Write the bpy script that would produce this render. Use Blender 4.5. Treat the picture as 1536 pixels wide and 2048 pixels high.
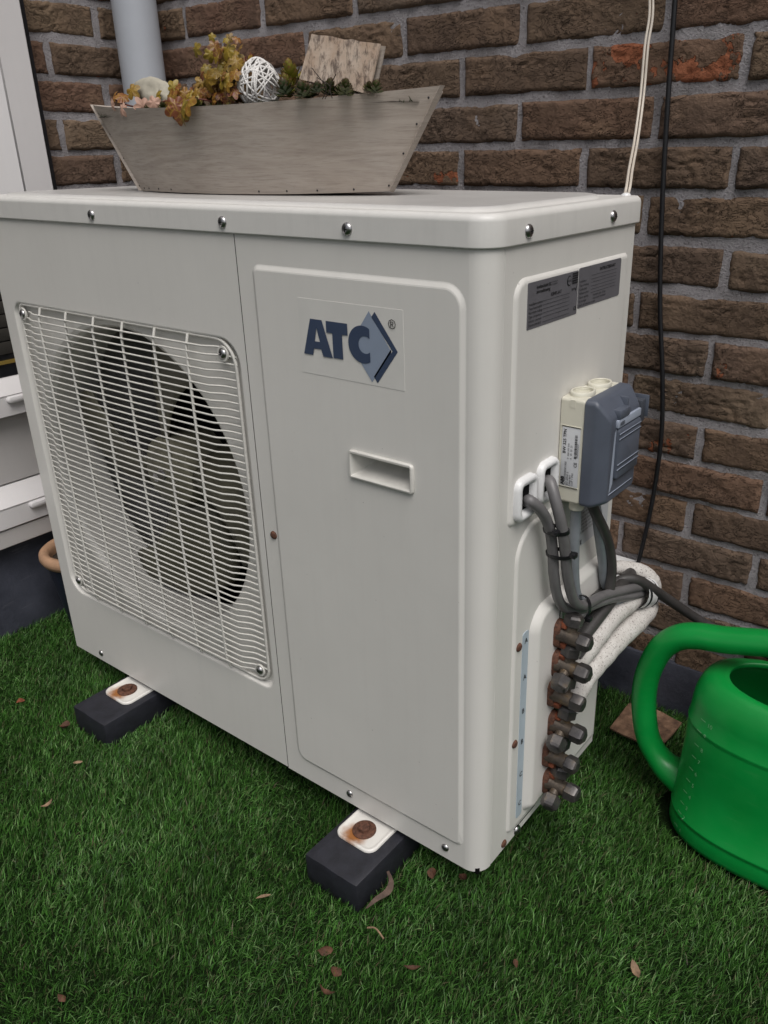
import bpy, bmesh, math, random
import numpy as np
from mathutils import Vector, Matrix, noise as mnoise

for o in list(bpy.data.objects):
    bpy.data.objects.remove(o)
random.seed(7); rng = np.random.default_rng(11)
SC = bpy.context.scene; COL = SC.collection
R = math.radians

# ------------------------------------------------------------------ camera, sky, sun, exposure
cd = bpy.data.cameras.new('camera'); cam = bpy.data.objects.new('camera', cd); COL.objects.link(cam)
cam.location = (1.3037, -0.6400, 0.8430)
cam.rotation_euler = (1.1639, 0.0156, 0.6416)
cd.sensor_fit = 'HORIZONTAL'; cd.sensor_width = 36.0; cd.lens = 36.0 * 1630.35 / 1536.0
cd.shift_x = -76.92 / 1536.0; cd.shift_y = -24.64 / 1536.0
cd.clip_start = 0.02; cd.clip_end = 500
SC.camera = cam
SC.render.resolution_x = 768; SC.render.resolution_y = 1024

W = bpy.data.worlds.new('World'); SC.world = W; W.use_nodes = True
wn = W.node_tree.nodes; wl = W.node_tree.links
SUN_EL, SUN_AZ = R(60), R(36)          # azimuth: from the camera's right, measured from +X towards -Y
sky = wn.new('ShaderNodeTexSky'); sky.sky_type = 'NISHITA'; sky.sun_disc = False
sky.sun_elevation = SUN_EL; sky.sun_rotation = R(90) + SUN_AZ
sky.air_density = 1.0; sky.dust_density = 4.0; sky.ozone_density = 1.0
hs = wn.new('ShaderNodeHueSaturation'); hs.inputs['Saturation'].default_value = 0.36
wl.new(sky.outputs[0], hs.inputs['Color'])
bgn = wn['Background']; wl.new(hs.outputs[0], bgn.inputs[0]); bgn.inputs[1].default_value = 0.066
sd = bpy.data.lights.new('sun', 'SUN'); sd.energy = 1.3; sd.angle = R(38); sd.color = (1.0, 0.97, 0.94)
sun = bpy.data.objects.new('sun', sd); COL.objects.link(sun)
_d = Vector((math.cos(SUN_AZ) * math.cos(SUN_EL), -math.sin(SUN_AZ) * math.cos(SUN_EL), math.sin(SUN_EL)))
sun.rotation_euler = (-_d).to_track_quat('-Z', 'Y').to_euler(); sun.location = (3, -3, 4)
vs = SC.view_settings; vs.view_transform = 'Standard'; vs.look = 'None'; vs.gamma = 1.0; vs.use_curve_mapping = False
vs.exposure = 0.62

# ------------------------------------------------------------------ material helpers
class NT:
    def __init__(s, name):
        s.m = bpy.data.materials.new(name); s.m.use_nodes = True
        s.t = s.m.node_tree; s.b = s.t.nodes['Principled BSDF']
    def n(s, typ, **kw):
        nd = s.t.nodes.new(typ)
        for k, v in kw.items():
            if k.startswith('i_'):
                nd.inputs[k[2:].replace('_', ' ')].default_value = v
            else:
                setattr(nd, k, v)
        return nd
    def l(s, a, b): s.t.links.new(a, b)
    def coord(s, kind='Object', scale=(1, 1, 1), rnd=False):
        tc = s.n('ShaderNodeTexCoord'); mp = s.n('ShaderNodeMapping'); mp.inputs['Scale'].default_value = scale
        s.l(tc.outputs[kind], mp.inputs[0])
        if rnd:
            oi = s.n('ShaderNodeObjectInfo'); ml = s.n('ShaderNodeMath', operation='MULTIPLY'); ml.inputs[1].default_value = 37.0
            s.l(oi.outputs['Random'], ml.inputs[0]); s.l(ml.outputs[0], mp.inputs['Location'])
        return mp.outputs[0]
    def noise(s, vec, scale, detail=4, rough=0.55, dist=0.0):
        nd = s.n('ShaderNodeTexNoise'); nd.inputs['Scale'].default_value = scale; nd.inputs['Detail'].default_value = detail
        nd.inputs['Roughness'].default_value = rough; nd.inputs['Distortion'].default_value = dist
        s.l(vec, nd.inputs['Vector']); return nd.outputs['Fac']
    def ramp(s, fac, stops):
        r = s.n('ShaderNodeValToRGB'); e = r.color_ramp.elements
        while len(e) < len(stops): e.new(0.5)
        for el, (p, c) in zip(e, stops):
            el.position = p; el.color = (c, c, c, 1) if not isinstance(c, tuple) else (*c, 1)
        s.l(fac, r.inputs[0]); return r.outputs[0]
    def mix(s, fac, a, b, mode='MIX'):
        m = s.n('ShaderNodeMix', data_type='RGBA', blend_type=mode)
        for sock, v in ((m.inputs[0], fac), (m.inputs[6], a), (m.inputs[7], b)):
            if isinstance(v, (int, float)): sock.default_value = v
            elif isinstance(v, tuple): sock.default_value = (*v, 1)
            else: s.l(v, sock)
        return m.outputs[2]
    def math(s, op, a, b=None, c=None):
        m = s.n('ShaderNodeMath', operation=op)
        for k, v in enumerate((a, b, c)):
            if v is None: continue
            if isinstance(v, (int, float)): m.inputs[k].default_value = v
            else: s.l(v, m.inputs[k])
        return m.outputs[0]
    def bump(s, h, strength=0.5, dist=0.002, prev=None):
        b = s.n('ShaderNodeBump'); b.inputs['Strength'].default_value = strength; b.inputs['Distance'].default_value = dist
        s.l(h, b.inputs['Height'])
        if prev is not None: s.l(prev, b.inputs['Normal'])
        s.l(b.outputs[0], s.b.inputs['Normal']); return b.outputs[0]
    def col(s, c):
        if isinstance(c, tuple): s.b.inputs['Base Color'].default_value = (*c, 1)
        else: s.l(c, s.b.inputs['Base Color'])
    def set(s, rough=None, metal=None, spec=None, coat=None):
        for k, v in (('Roughness', rough), ('Metallic', metal), ('Specular IOR Level', spec), ('Coat Weight', coat)):
            if v is None: continue
            if isinstance(v, (int, float)): s.b.inputs[k].default_value = v
            else: s.l(v, s.b.inputs[k])
        return s

def simple(name, c, rough=0.5, metal=0.0, var=0.12, scale=30, bump=0.0, bscale=200, spec=None):
    t = NT(name); v = t.coord()
    n = t.noise(v, scale, 5, 0.6)
    lo = tuple(x * (1 - var) for x in c); hi = tuple(min(1, x * (1 + var)) for x in c)
    t.col(t.ramp(n, [(0.3, lo), (0.7, hi)])); t.set(rough=rough, metal=metal, spec=spec)
    if bump: t.bump(t.noise(v, bscale, 3), bump, 0.001)
    return t.m

M = {}
def mk_paint(name, base, rough=0.38, dirt=0.5):
    t = NT(name); v = t.coord()
    big = t.noise(v, 5, 4, 0.6)
    c = t.ramp(big, [(0.3, tuple(x * 0.955 for x in base)), (0.7, base)])
    # faint rain streaks and grime, small dark specks
    vs_ = t.coord(scale=(60, 60, 3)); st = t.noise(vs_, 1.0, 5, 0.65)
    c = t.mix(t.math('MULTIPLY', t.ramp(st, [(0.48, 0.0), (0.75, 1.0)]), 0.2 * dirt), c, tuple(x * 0.62 for x in base))
    vo = t.n('ShaderNodeTexVoronoi'); vo.inputs['Scale'].default_value = 55; t.l(v, vo.inputs['Vector'])
    sel = t.noise(v, 23, 2)
    spk = t.math('MULTIPLY', t.ramp(vo.outputs['Distance'], [(0.0, 1.0), (0.055, 0.0)]), t.ramp(sel, [(0.52, 0.0), (0.6, 1.0)]))
    c = t.mix(t.math('MULTIPLY', spk, 0.75), c, (0.08, 0.065, 0.05))
    mot = t.noise(v, 28, 6, 0.7)
    c = t.mix(t.math('MULTIPLY', t.ramp(mot, [(0.5, 0.0), (0.78, 1.0)]), 0.22 * dirt), c, tuple(x * 0.7 for x in base))
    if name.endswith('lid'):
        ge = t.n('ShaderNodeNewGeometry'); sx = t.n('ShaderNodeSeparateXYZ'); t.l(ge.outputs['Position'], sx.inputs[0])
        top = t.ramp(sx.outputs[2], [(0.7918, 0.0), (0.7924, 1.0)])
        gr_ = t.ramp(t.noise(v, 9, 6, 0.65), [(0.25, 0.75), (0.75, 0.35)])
        c = t.mix(t.math('MULTIPLY', top, gr_), c, (0.30, 0.29, 0.29))  # raised top greyed: dust, plus the wall's dull reflection painted in
    t.col(c)
    t.set(rough=t.ramp(big, [(0.3, rough * 0.85), (0.7, rough * 1.25)]))
    t.bump(t.noise(v, 350, 2), 0.06, 0.0006)
    return t.m
M['paint'] = mk_paint('cream_paint', (0.685, 0.668, 0.632), 0.38, 0.35)
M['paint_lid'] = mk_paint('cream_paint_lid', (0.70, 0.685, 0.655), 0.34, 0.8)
M['pvc'] = mk_paint('white_pvc', (0.70, 0.68, 0.68), 0.32, 0.3)
M['pvc_panel'] = mk_paint('grey_pvc', (0.50, 0.48, 0.47), 0.45, 0.3)
M['wire'] = simple('wire_coat', (0.60, 0.585, 0.545), 0.4, var=0.08, scale=60)
M['white'] = simple('white_plastic', (0.72, 0.72, 0.72), 0.32, var=0.05)
M['cream'] = simple('cream_plastic', (0.60, 0.58, 0.49), 0.42, var=0.06, bump=0.05)
M['slate'] = simple('slate_plastic', (0.082, 0.094, 0.122), 0.42, var=0.08, bump=0.08, bscale=500)
M['slate_light'] = simple('slate_light', (0.33, 0.37, 0.45), 0.5, var=0.05)
M['slate_dark'] = simple('slate_dark', (0.05, 0.056, 0.07), 0.5, var=0.1)
M['fan'] = simple('fan_plastic', (0.105, 0.098, 0.068), 0.42, var=0.3, scale=18)
M['hub'] = simple('hub_plastic', (0.17, 0.16, 0.115), 0.45, var=0.2, scale=25)
M['shroud'] = simple('shroud_metal', (0.30, 0.285, 0.25), 0.5, var=0.15, scale=14)
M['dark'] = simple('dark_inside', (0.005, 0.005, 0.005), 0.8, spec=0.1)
M['steel'] = simple('screw_steel', (0.46, 0.45, 0.45), 0.28, 1.0, var=0.25, scale=300)
M['rust'] = simple('rusted_iron', (0.092, 0.038, 0.022), 0.85, 0.0, var=0.6, scale=260, bump=0.6, bscale=500)
M['rust_orange'] = simple('orange_rust', (0.155, 0.042, 0.017), 0.85, 0.0, var=0.5, scale=220, bump=0.5, bscale=500)
M['block'] = simple('recycled_plastic', (0.016, 0.0165, 0.023), 0.55, var=0.3, scale=60, bump=0.25, bscale=220)
M['bitumen'] = None
M['label_grey'] = simple('label_grey', (0.125, 0.122, 0.135), 0.45, var=0.08, scale=60)
M['label_blue'] = simple('label_blue', (0.40, 0.47, 0.53), 0.4, var=0.06)
M['label_pale'] = simple('label_pale', (0.50, 0.51, 0.53), 0.4, var=0.05)
M['ink'] = simple('ink', (0.012, 0.012, 0.014), 0.6)
M['ink_blue'] = simple('ink_blue', (0.035, 0.055, 0.105), 0.5, var=0.05)
M['ink_pale'] = simple('ink_pale', (0.25, 0.30, 0.39), 0.5, var=0.04)
M['sticker'] = simple('sticker_film', (0.655, 0.642, 0.608), 0.32, var=0.03)
M['cable'] = simple('grey_cable', (0.135, 0.13, 0.132), 0.42, var=0.15, scale=40)
M['cable_pale'] = simple('pale_cable', (0.215, 0.235, 0.255), 0.42, var=0.12, scale=40)
M['cable_dark'] = simple('dark_cable', (0.042, 0.039, 0.038), 0.5, var=0.25, scale=40)
M['black'] = simple('black_plastic', (0.010, 0.010, 0.012), 0.38, var=0.2)
M['cord_white'] = simple('ivory_cord', (0.56, 0.50, 0.43), 0.45, var=0.1)
M['pipe_grey'] = simple('grey_downpipe', (0.41, 0.43, 0.47), 0.42, var=0.06, scale=9)
M['cane'] = simple('white_cane', (0.66, 0.64, 0.62), 0.6, var=0.12, scale=120, bump=0.2, bscale=400)
M['terracotta'] = simple('pale_terracotta', (0.42, 0.25, 0.15), 0.75, var=0.2, bump=0.2)
M['pot_blue'] = simple('dark_pot', (0.014, 0.018, 0.03), 0.4)
M['soil'] = simple('soil', (0.03, 0.022, 0.015), 0.95, var=0.5, scale=150, bump=1.0, bscale=300)
M['stem'] = simple('red_stem', (0.16, 0.045, 0.03), 0.6, var=0.3)
M['twig'] = simple('dark_twig', (0.035, 0.025, 0.02), 0.8)
M['dead_leaf'] = simple('dead_leaf', (0.085, 0.036, 0.018), 0.8, var=0.6, scale=90, bump=0.4)
M['pale_leaf'] = simple('pale_dead_leaf', (0.24, 0.155, 0.095), 0.8, var=0.45, scale=90, bump=0.4)
M['stone'] = simple('pale_stone', (0.40, 0.37, 0.30), 0.8, var=0.25, scale=40, bump=0.4, bscale=120)

t = NT('bitumen'); v = t.coord(); n = t.noise(v, 9, 6, 0.6); n2 = t.noise(t.coord(scale=(4, 4, 26)), 3, 5, 0.7)
c = t.ramp(n, [(0.3, (0.018, 0.020, 0.030)), (0.75, (0.075, 0.080, 0.105))])
c = t.mix(t.ramp(n2, [(0.62, 0.0), (0.72, 0.5)]), c, (0.13, 0.13, 0.15)); t.col(c); t.set(rough=0.55)
t.bump(t.noise(v, 160, 4), 0.5, 0.002); M['bitumen'] = t.m

t = NT('valve_brass'); v = t.coord(rnd=True); n = t.noise(v, 70, 5, 0.6)
c = t.ramp(n, [(0.3, (0.055, 0.046, 0.040)), (0.55, (0.11, 0.088, 0.068)), (0.72, (0.16, 0.105, 0.05))])
t.col(c); t.set(rough=0.42, metal=0.55); t.bump(t.noise(v, 400, 3), 0.25, 0.001); M['valve'] = t.m
t = NT('nut_metal'); v = t.coord(rnd=True); n = t.noise(v, 60, 5, 0.6)
t.col(t.ramp(n, [(0.3, (0.045, 0.043, 0.045)), (0.55, (0.095, 0.088, 0.085)), (0.75, (0.15, 0.115, 0.08))])); t.set(rough=0.4, metal=0.6)
t.bump(t.noise(v, 500, 3), 0.15, 0.001); M['nut'] = t.m

t = NT('woven_tape'); v = t.coord(scale=(1, 1, 1)); uv = t.coord('UV', scale=(26, 260, 1))
br = t.n('ShaderNodeTexBrick'); br.inputs['Scale'].default_value = 1.0; br.inputs['Mortar Size'].default_value = 0.09
br.inputs['Brick Width'].default_value = 0.9; br.inputs['Row Height'].default_value = 0.9; br.inputs['Mortar Smooth'].default_value = 0.6
t.l(uv, br.inputs['Vector'])
n = t.noise(v, 90, 5, 0.7); sp = t.noise(v, 420, 2, 0.5)
c = t.ramp(n, [(0.3, (0.50, 0.47, 0.44)), (0.7, (0.66, 0.64, 0.61))])
c = t.mix(t.ramp(sp, [(0.60, 0.0), (0.66, 0.75)]), c, (0.12, 0.10, 0.09))
c = t.mix(t.math('MULTIPLY', br.outputs['Fac'], 0.35), c, (0.25, 0.22, 0.21))
t.col(c); t.set(rough=0.85); t.bump(br.outputs['Fac'], -0.5, 0.0015); M['tape'] = t.m

t = NT('green_plastic'); v = t.coord()
n = t.noise(v, 12, 4); t.col(t.ramp(n, [(0.3, (0.002, 0.195, 0.030)), (0.7, (0.004, 0.225, 0.040))]))
scr_ = t.noise(t.coord(scale=(25, 25, 160)), 1.0, 6, 0.75)
t.col(t.mix(t.math('MULTIPLY', t.ramp(scr_, [(0.56, 0.0), (0.75, 1.0)]), 0.22), t.ramp(n, [(0.3, (0.002, 0.225, 0.034)), (0.7, (0.004, 0.265, 0.047))]), (0.07, 0.28, 0.10)))
t.set(rough=t.ramp(t.noise(v, 40, 3), [(0.3, 0.28), (0.7, 0.44)])); t.b.inputs['Subsurface Weight'].default_value = 0.0
t.bump(t.noise(v, 300, 2), 0.05, 0.0006); M['green'] = t.m
M['green_mark'] = simple('green_mark', (0.20, 0.48, 0.24), 0.4)

t = NT('weathered_ply'); v = t.coord(scale=(4, 4, 34)); n = t.noise(v, 1.6, 8, 0.68, 1.6); n2 = t.noise(t.coord(), 7, 4)
fine = t.noise(t.coord(scale=(34, 34, 620)), 1.0, 6, 0.7)
c = t.ramp(n, [(0.25, (0.29, 0.245, 0.21)), (0.5, (0.40, 0.35, 0.305)), (0.75, (0.49, 0.435, 0.385))])
c = t.mix(t.ramp(n2, [(0.35, 0.0), (0.75, 0.5)]), c, (0.36, 0.285, 0.225))
c = t.mix(t.ramp(fine, [(0.50, 0.0), (0.72, 0.6)]), c, (0.20, 0.165, 0.14))
t.col(c); t.set(rough=0.7); t.bump(fine, 0.25, 0.001); M['ply'] = t.m

t = NT('birch_bark'); v = t.coord(rnd=True); vb = t.coord(scale=(120, 120, 62)); n = t.noise(vb, 1.0, 7, 0.7, 0.3); n2 = t.noise(v, 30, 5, 0.6)
c = t.ramp(n2, [(0.3, (0.50, 0.35, 0.25)), (0.6, (0.66, 0.54, 0.44)), (0.8, (0.70, 0.63, 0.56))])
c = t.mix(t.ramp(n, [(0.47, 0.0), (0.60, 0.85)]), c, (0.12, 0.085, 0.07))
t.col(c); t.set(rough=0.75); t.bump(n, 0.5, 0.002); M['birch'] = t.m
t = NT('brown_bark'); v = t.coord(); n = t.noise(t.coord(scale=(40, 40, 40)), 1.5, 7, 0.68)
t.col(t.ramp(n, [(0.3, (0.05, 0.025, 0.016)), (0.5, (0.20, 0.115, 0.07)), (0.72, (0.36, 0.22, 0.14))])); t.set(rough=0.8); t.bump(n, 0.6, 0.002); M['bark'] = t.m

def mk_brick():
    t = NT('hand_formed_brick'); v = t.coord(rnd=True)
    oi = t.n('ShaderNodeObjectInfo')
    base = t.ramp(oi.outputs['Random'], [(0.0, (0.190, 0.140, 0.102)), (0.22, (0.122, 0.080, 0.059)), (0.42, (0.205, 0.145, 0.094)),
                                         (0.60, (0.185, 0.102, 0.070)), (0.8, (0.145, 0.110, 0.082)), (1.0, (0.235, 0.168, 0.112))])
    big = t.noise(v, 11, 4, 0.6); c = t.mix(t.ramp(big, [(0.35, 0.0), (0.7, 0.75)]), base, (0.100, 0.066, 0.048))
    c = t.mix(t.math('MULTIPLY', t.ramp(t.noise(v, 19, 3), [(0.5, 0.0), (0.75, 1.0)]), 0.55), c, (0.225, 0.148, 0.096))
    fine = t.noise(v, 260, 4, 0.65)
    c = t.mix(t.ramp(fine, [(0.6, 0.0), (0.75, 0.5)]), c, (0.22, 0.165, 0.115))
    at = t.n('ShaderNodeAttribute', attribute_name='chip_amount', attribute_type='OBJECT')
    chipn = t.noise(v, 21, 4, 0.6)
    chip = t.ramp(t.math('ADD', chipn, t.math('MULTIPLY', at.outputs['Fac'], 0.27)), [(0.735, 0.0), (0.75, 1.0)])
    rr = t.ramp(t.noise(v, 60, 4), [(0.3, (0.25, 0.082, 0.040)), (0.7, (0.36, 0.135, 0.070))])
    c = t.mix(chip, c, rr); t.col(c); t.set(rough=0.88, spec=0.25)
    # creases of hand-pressed clay
    mp = t.n('ShaderNodeMapping'); mp.inputs['Scale'].default_value = (1.0, 1, 2.6); t.l(v, mp.inputs[0])
    cr = t.noise(mp.outputs[0], 34, 4, 0.55, 1.6)
    crk = t.ramp(t.math('ABSOLUTE', t.math('SUBTRACT', cr, 0.5)), [(0.0, 0.0), (0.03, 1.0)])
    msk = t.ramp(t.noise(v, 13, 2), [(0.36, 1.0), (0.52, 0.0)])
    h = t.math('MAXIMUM', crk, msk)
    h = t.math('SUBTRACT', h, t.math('MULTIPLY', chip, 0.8))
    b1 = t.bump(h, 1.0, 0.0048)
    t.bump(t.noise(v, 170, 5, 0.7), 0.9, 0.004, b1)
    return t.m
M['brick'] = mk_brick()
t = NT('mortar'); v = t.coord(); n = t.noise(v, 14, 6, 0.65); f = t.noise(v, 330, 5, 0.7)
c = t.ramp(n, [(0.3, (0.28, 0.26, 0.262)), (0.55, (0.42, 0.395, 0.41)), (0.75, (0.50, 0.475, 0.495))])
c = t.mix(t.ramp(f, [(0.55, 0.0), (0.66, 0.7)]), c, (0.09, 0.075, 0.07)); c = t.mix(t.ramp(t.noise(v, 520, 3, 0.6), [(0.58, 0.0), (0.68, 0.6)]), c, (0.62, 0.60, 0.60)); t.col(c); t.set(rough=0.95, spec=0.15)
b1 = t.bump(t.noise(v, 45, 4), 0.6, 0.006); t.bump(f, 1.0, 0.006, b1); M['mortar'] = t.m
# upper wall, out of the picture
t = NT('far_brick'); tc = t.coord(scale=(1, 1, 1)); mp = t.n('ShaderNodeMapping'); mp.inputs['Rotation'].default_value = (R(90), 0, 0); t.l(tc, mp.inputs[0])
br = t.n('ShaderNodeTexBrick'); br.inputs['Scale'].default_value = 1; br.inputs['Brick Width'].default_value = 0.213; br.inputs['Row Height'].default_value = 0.063
br.inputs['Mortar Size'].default_value = 0.006
br.inputs['Color1'].default_value = (0.118, 0.08, 0.052, 1); br.inputs['Color2'].default_value = (0.09, 0.058, 0.04, 1); br.inputs['Mortar'].default_value = (0.25, 0.235, 0.235, 1)
t.l(mp.outputs[0], br.inputs[0]); t.col(br.outputs[0]); t.set(rough=0.9); M['far_brick'] = t.m

t = NT('turf_blades'); at = t.n('ShaderNodeAttribute', attribute_name='tint', attribute_type='GEOMETRY')
t.col(at.outputs['Color']); t.set(rough=0.5, spec=0.35)
M['grass'] = t.m
t = NT('turf_base'); v = t.coord(); n = t.noise(v, 260, 6, 0.7)
t.col(t.ramp(n, [(0.3, (0.008, 0.014, 0.005)), (0.7, (0.022, 0.052, 0.013))])); t.set(rough=0.95, spec=0.1); t.bump(n, 1.0, 0.01); M['ground'] = t.m

t = NT('ivy_leaf'); v = t.coord('UV'); at = t.n('ShaderNodeObjectInfo')
base = t.ramp(at.outputs['Random'], [(0.0, (0.24, 0.17, 0.015)), (0.35, (0.20, 0.075, 0.012)), (0.6, (0.15, 0.036, 0.018)), (0.8, (0.13, 0.095, 0.012)), (1.0, (0.30, 0.22, 0.03))])
vo = t.n('ShaderNodeTexVoronoi', feature='DISTANCE_TO_EDGE'); vo.inputs['Scale'].default_value = 5.0; t.l(v, vo.inputs['Vector'])
vein = t.ramp(vo.outputs['Distance'], [(0.0, 1.0), (0.09, 0.0)])
c = t.mix(t.math('MULTIPLY', vein, 0.55), base, (0.38, 0.26, 0.03))
c = t.mix(t.ramp(t.noise(t.coord(rnd=True), 60, 4), [(0.5, 0.0), (0.72, 0.7)]), c, (0.09, 0.028, 0.018))
t.col(c); t.set(rough=0.5); M['ivy'] = t.m
M['pink_leaf'] = simple('pale_pink_leaf', (0.46, 0.28, 0.21), 0.6, var=0.15, scale=60)
t = NT('succulent'); v = t.coord('UV'); oi = t.n('ShaderNodeObjectInfo'); sx = t.n('ShaderNodeSeparateXYZ'); t.l(v, sx.inputs[0])
yel = t.ramp(sx.outputs[1], [(0.0, (0.10, 0.12, 0.015)), (0.75, (0.24, 0.22, 0.03)), (1.0, (0.14, 0.05, 0.02))])
grn = t.ramp(sx.outputs[1], [(0.0, (0.022, 0.042, 0.014)), (0.75, (0.05, 0.072, 0.026)), (1.0, (0.085, 0.035, 0.025))])
a2 = t.n('ShaderNodeAttribute', attribute_name='yellowness', attribute_type='OBJECT')
t.col(t.mix(a2.outputs['Fac'], grn, yel)); t.set(rough=0.5); M['succulent'] = t.m
M['moss'] = simple('moss', (0.045, 0.065, 0.018), 0.9, var=0.5, scale=150)
t = NT('window_glass'); t.col((0.008, 0.009, 0.012)); t.set(rough=0.03, spec=0.6); M['glass'] = t.m
M['blind'] = simple('dark_blind', (0.035, 0.032, 0.027), 0.6, var=0.2)
M['brass_strip'] = simple('yellow_spacer', (0.22, 0.15, 0.03), 0.5)
t = NT('foot_enamel'); v = t.coord(); gm = t.n('ShaderNodeVectorMath', operation='LENGTH')
mpv = t.n('ShaderNodeMapping'); mpv.inputs['Location'].default_value = (0.006, 0.012, 0); t.l(v, mpv.inputs[0]); t.l(mpv.outputs[0], gm.inputs[0])
dd = t.math('ADD', gm.outputs['Value'], t.math('MULTIPLY', t.noise(v, 90, 4), 0.016))
st = t.ramp(dd, [(0.018, 1.0), (0.032, 0.0)])
t.col(t.mix(st, (0.70, 0.68, 0.64), (0.30, 0.115, 0.03))); t.set(rough=0.4); M['foot'] = t.m

# ------------------------------------------------------------------ geometry helpers
WL = {}
def link(o, parent=None, loc=(0, 0, 0)):
    """loc is a world position; parents are only translated, never turned"""
    COL.objects.link(o); p = Vector(loc)
    if parent is not None:
        o.parent = parent; o.location = p - WL[parent.name]
    else:
        o.location = p
    WL[o.name] = p; return o
def mesh(name, vs_, fs, sharp=35, smooth=True):
    me = bpy.data.meshes.new(name); me.from_pydata([tuple(x) for x in vs_], [], fs); me.validate(); me.update()
    if smooth:
        me.polygons.foreach_set('use_smooth', [True] * len(me.polygons)); me.set_sharp_from_angle(angle=R(sharp))
    return me
def bm_mesh(name, bm, sharp=35, smooth=True):
    bmesh.ops.recalc_face_normals(bm, faces=bm.faces[:])
    me = bpy.data.meshes.new(name); bm.to_mesh(me); bm.free()
    if smooth:
        me.polygons.foreach_set('use_smooth', [True] * len(me.polygons)); me.set_sharp_from_angle(angle=R(sharp))
    return me
def obj(name, me, mat=None, parent=None, loc=(0, 0, 0), rot=None, scale=None, objmat=False):
    o = bpy.data.objects.new(name, me)
    if me is not None and mat is not None:
        if len(me.materials) == 0: me.materials.append(mat)
        if objmat:
            o.material_slots[0].link = 'OBJECT'; o.material_slots[0].material = mat
    link(o, parent, loc)
    if rot is not None: o.rotation_euler = rot
    if scale is not None: o.scale = scale
    return o
def wn_(o):
    m = o.modifiers.new('weighted_normal', 'WEIGHTED_NORMAL'); m.mode = 'FACE_AREA'; m.weight = 80; m.keep_sharp = True
    return o
def tag(o, label=None, cat=None, group=None, kind=None):
    if label: o['label'] = label
    if cat: o['category'] = cat
    if group: o['group'] = group
    if kind: o['kind'] = kind
    return o
def thing(name, label, cat, loc, group=None):
    o = bpy.data.objects.new(name, None); o.empty_display_size = 0.05; link(o, None, loc); return tag(o, label, cat, group)

class Frame:
    def __init__(s, O, U, V, N): s.O, s.U, s.V, s.N = map(Vector, (O, U, V, N))
    def p(s, u, v, n=0.0): return s.O + s.U * u + s.V * v + s.N * n
FRONT = Frame((0, 0, 0), (1, 0, 0), (0, 0, 1), (0, -1, 0))
SIDE = Frame((0.9, 0, 0), (0, 1, 0), (0, 0, 1), (1, 0, 0))
TOP = Frame((0, 0, 0), (1, 0, 0), (0, 1, 0), (0, 0, 1))

def rrect(u0, u1, v0, v1, r, k=7, inset=0.0):
    u0 += inset; u1 -= inset; v0 += inset; v1 -= inset
    rs = r if isinstance(r, (tuple, list)) else (r,) * 4            # order: (u1,v1),(u0,v1),(u0,v0),(u1,v0)
    out = []
    for (cu, cv, a0), rr in zip(((u1, v1, 0), (u0, v1, 90), (u0, v0, 180), (u1, v0, 270)), rs):
        rr = max(rr - inset, 0.0008)
        cx = cu - rr if cu == u1 else cu + rr; cy = cv - rr if cv == v1 else cv + rr
        for i in range(k + 1):
            a = R(a0 + 90 * i / k); out.append((cx + rr * math.cos(a), cy + rr * math.sin(a)))
    return out
def circle(cu, cv, r, k=64): return [(cu + r * math.cos(2 * math.pi * i / k), cv + r * math.sin(2 * math.pi * i / k)) for i in range(k)]

def loft(fr, rings, cap_end=True, cap_start=False):
    """rings: list of (outline2d, n) with equal counts"""
    vs_, fs = [], []; k = len(rings[0][0])
    for out, n in rings:
        vs_ += [fr.p(u, v, n) for u, v in out]
    for i in range(len(rings) - 1):
        for j in range(k):
            a, b = i * k + j, i * k + (j + 1) % k
            fs.append((a, b, b + k, a + k))
    if cap_end: fs.append(tuple(range((len(rings) - 1) * k, len(rings) * k)))
    if cap_start: fs.append(tuple(reversed(range(k))))
    return vs_, fs
def plate(fr, u0, u1, v0, v1, r, n0, n1, bev=0.002, k=7):
    rr = lambda i: rrect(u0, u1, v0, v1, r, k, i)
    h = n1 - n0; b = min(bev, abs(h) * 0.9)
    return loft(fr, [(rr(0), n0), (rr(0), n1 - b), (rr(bev * 0.3), n1 - b * 0.3), (rr(bev), n1)], True)
def ray_poly(c, ang, poly):
    P = np.array(poly) - np.array(c); Q = np.roll(P, -1, 0); d = np.array([math.cos(ang), math.sin(ang)])
    e = Q - P; den = d[0] * e[:, 1] - d[1] * e[:, 0]
    with np.errstate(divide='ignore', invalid='ignore'):
        tt = (P[:, 0] * e[:, 1] - P[:, 1] * e[:, 0]) / den; ss = (P[:, 0] * d[1] - P[:, 1] * d[0]) / den
    ok = (np.abs(den) > 1e-12) & (tt > 0) & (ss >= -1e-6) & (ss <= 1 + 1e-6)
    return c[0] + d[0] * tt[ok].max(), c[1] + d[1] * tt[ok].max()
def radial(fr, c, curves, cap=False):
    angs = set()
    for poly, n in curves:
        for u, v in poly: angs.add(round(math.atan2(v - c[1], u - c[0]), 5))
    must = [math.atan2(v - c[1], u - c[0]) for u, v in curves[0][0]]
    keep = list(must)
    for a in sorted(angs):
        if min(abs(a - m) for m in must) > 8e-4 and (len(keep) == len(must) or a - keep[-1] > 1e-4): keep.append(a)
    keep.sort()
    rings = [([ray_poly(c, a, poly) for a in keep], n) for poly, n in curves]
    return loft(fr, rings, cap)
def rect(u0, u1, v0, v1): return [(u1, v1), (u0, v1), (u0, v0), (u1, v0)]

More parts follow.
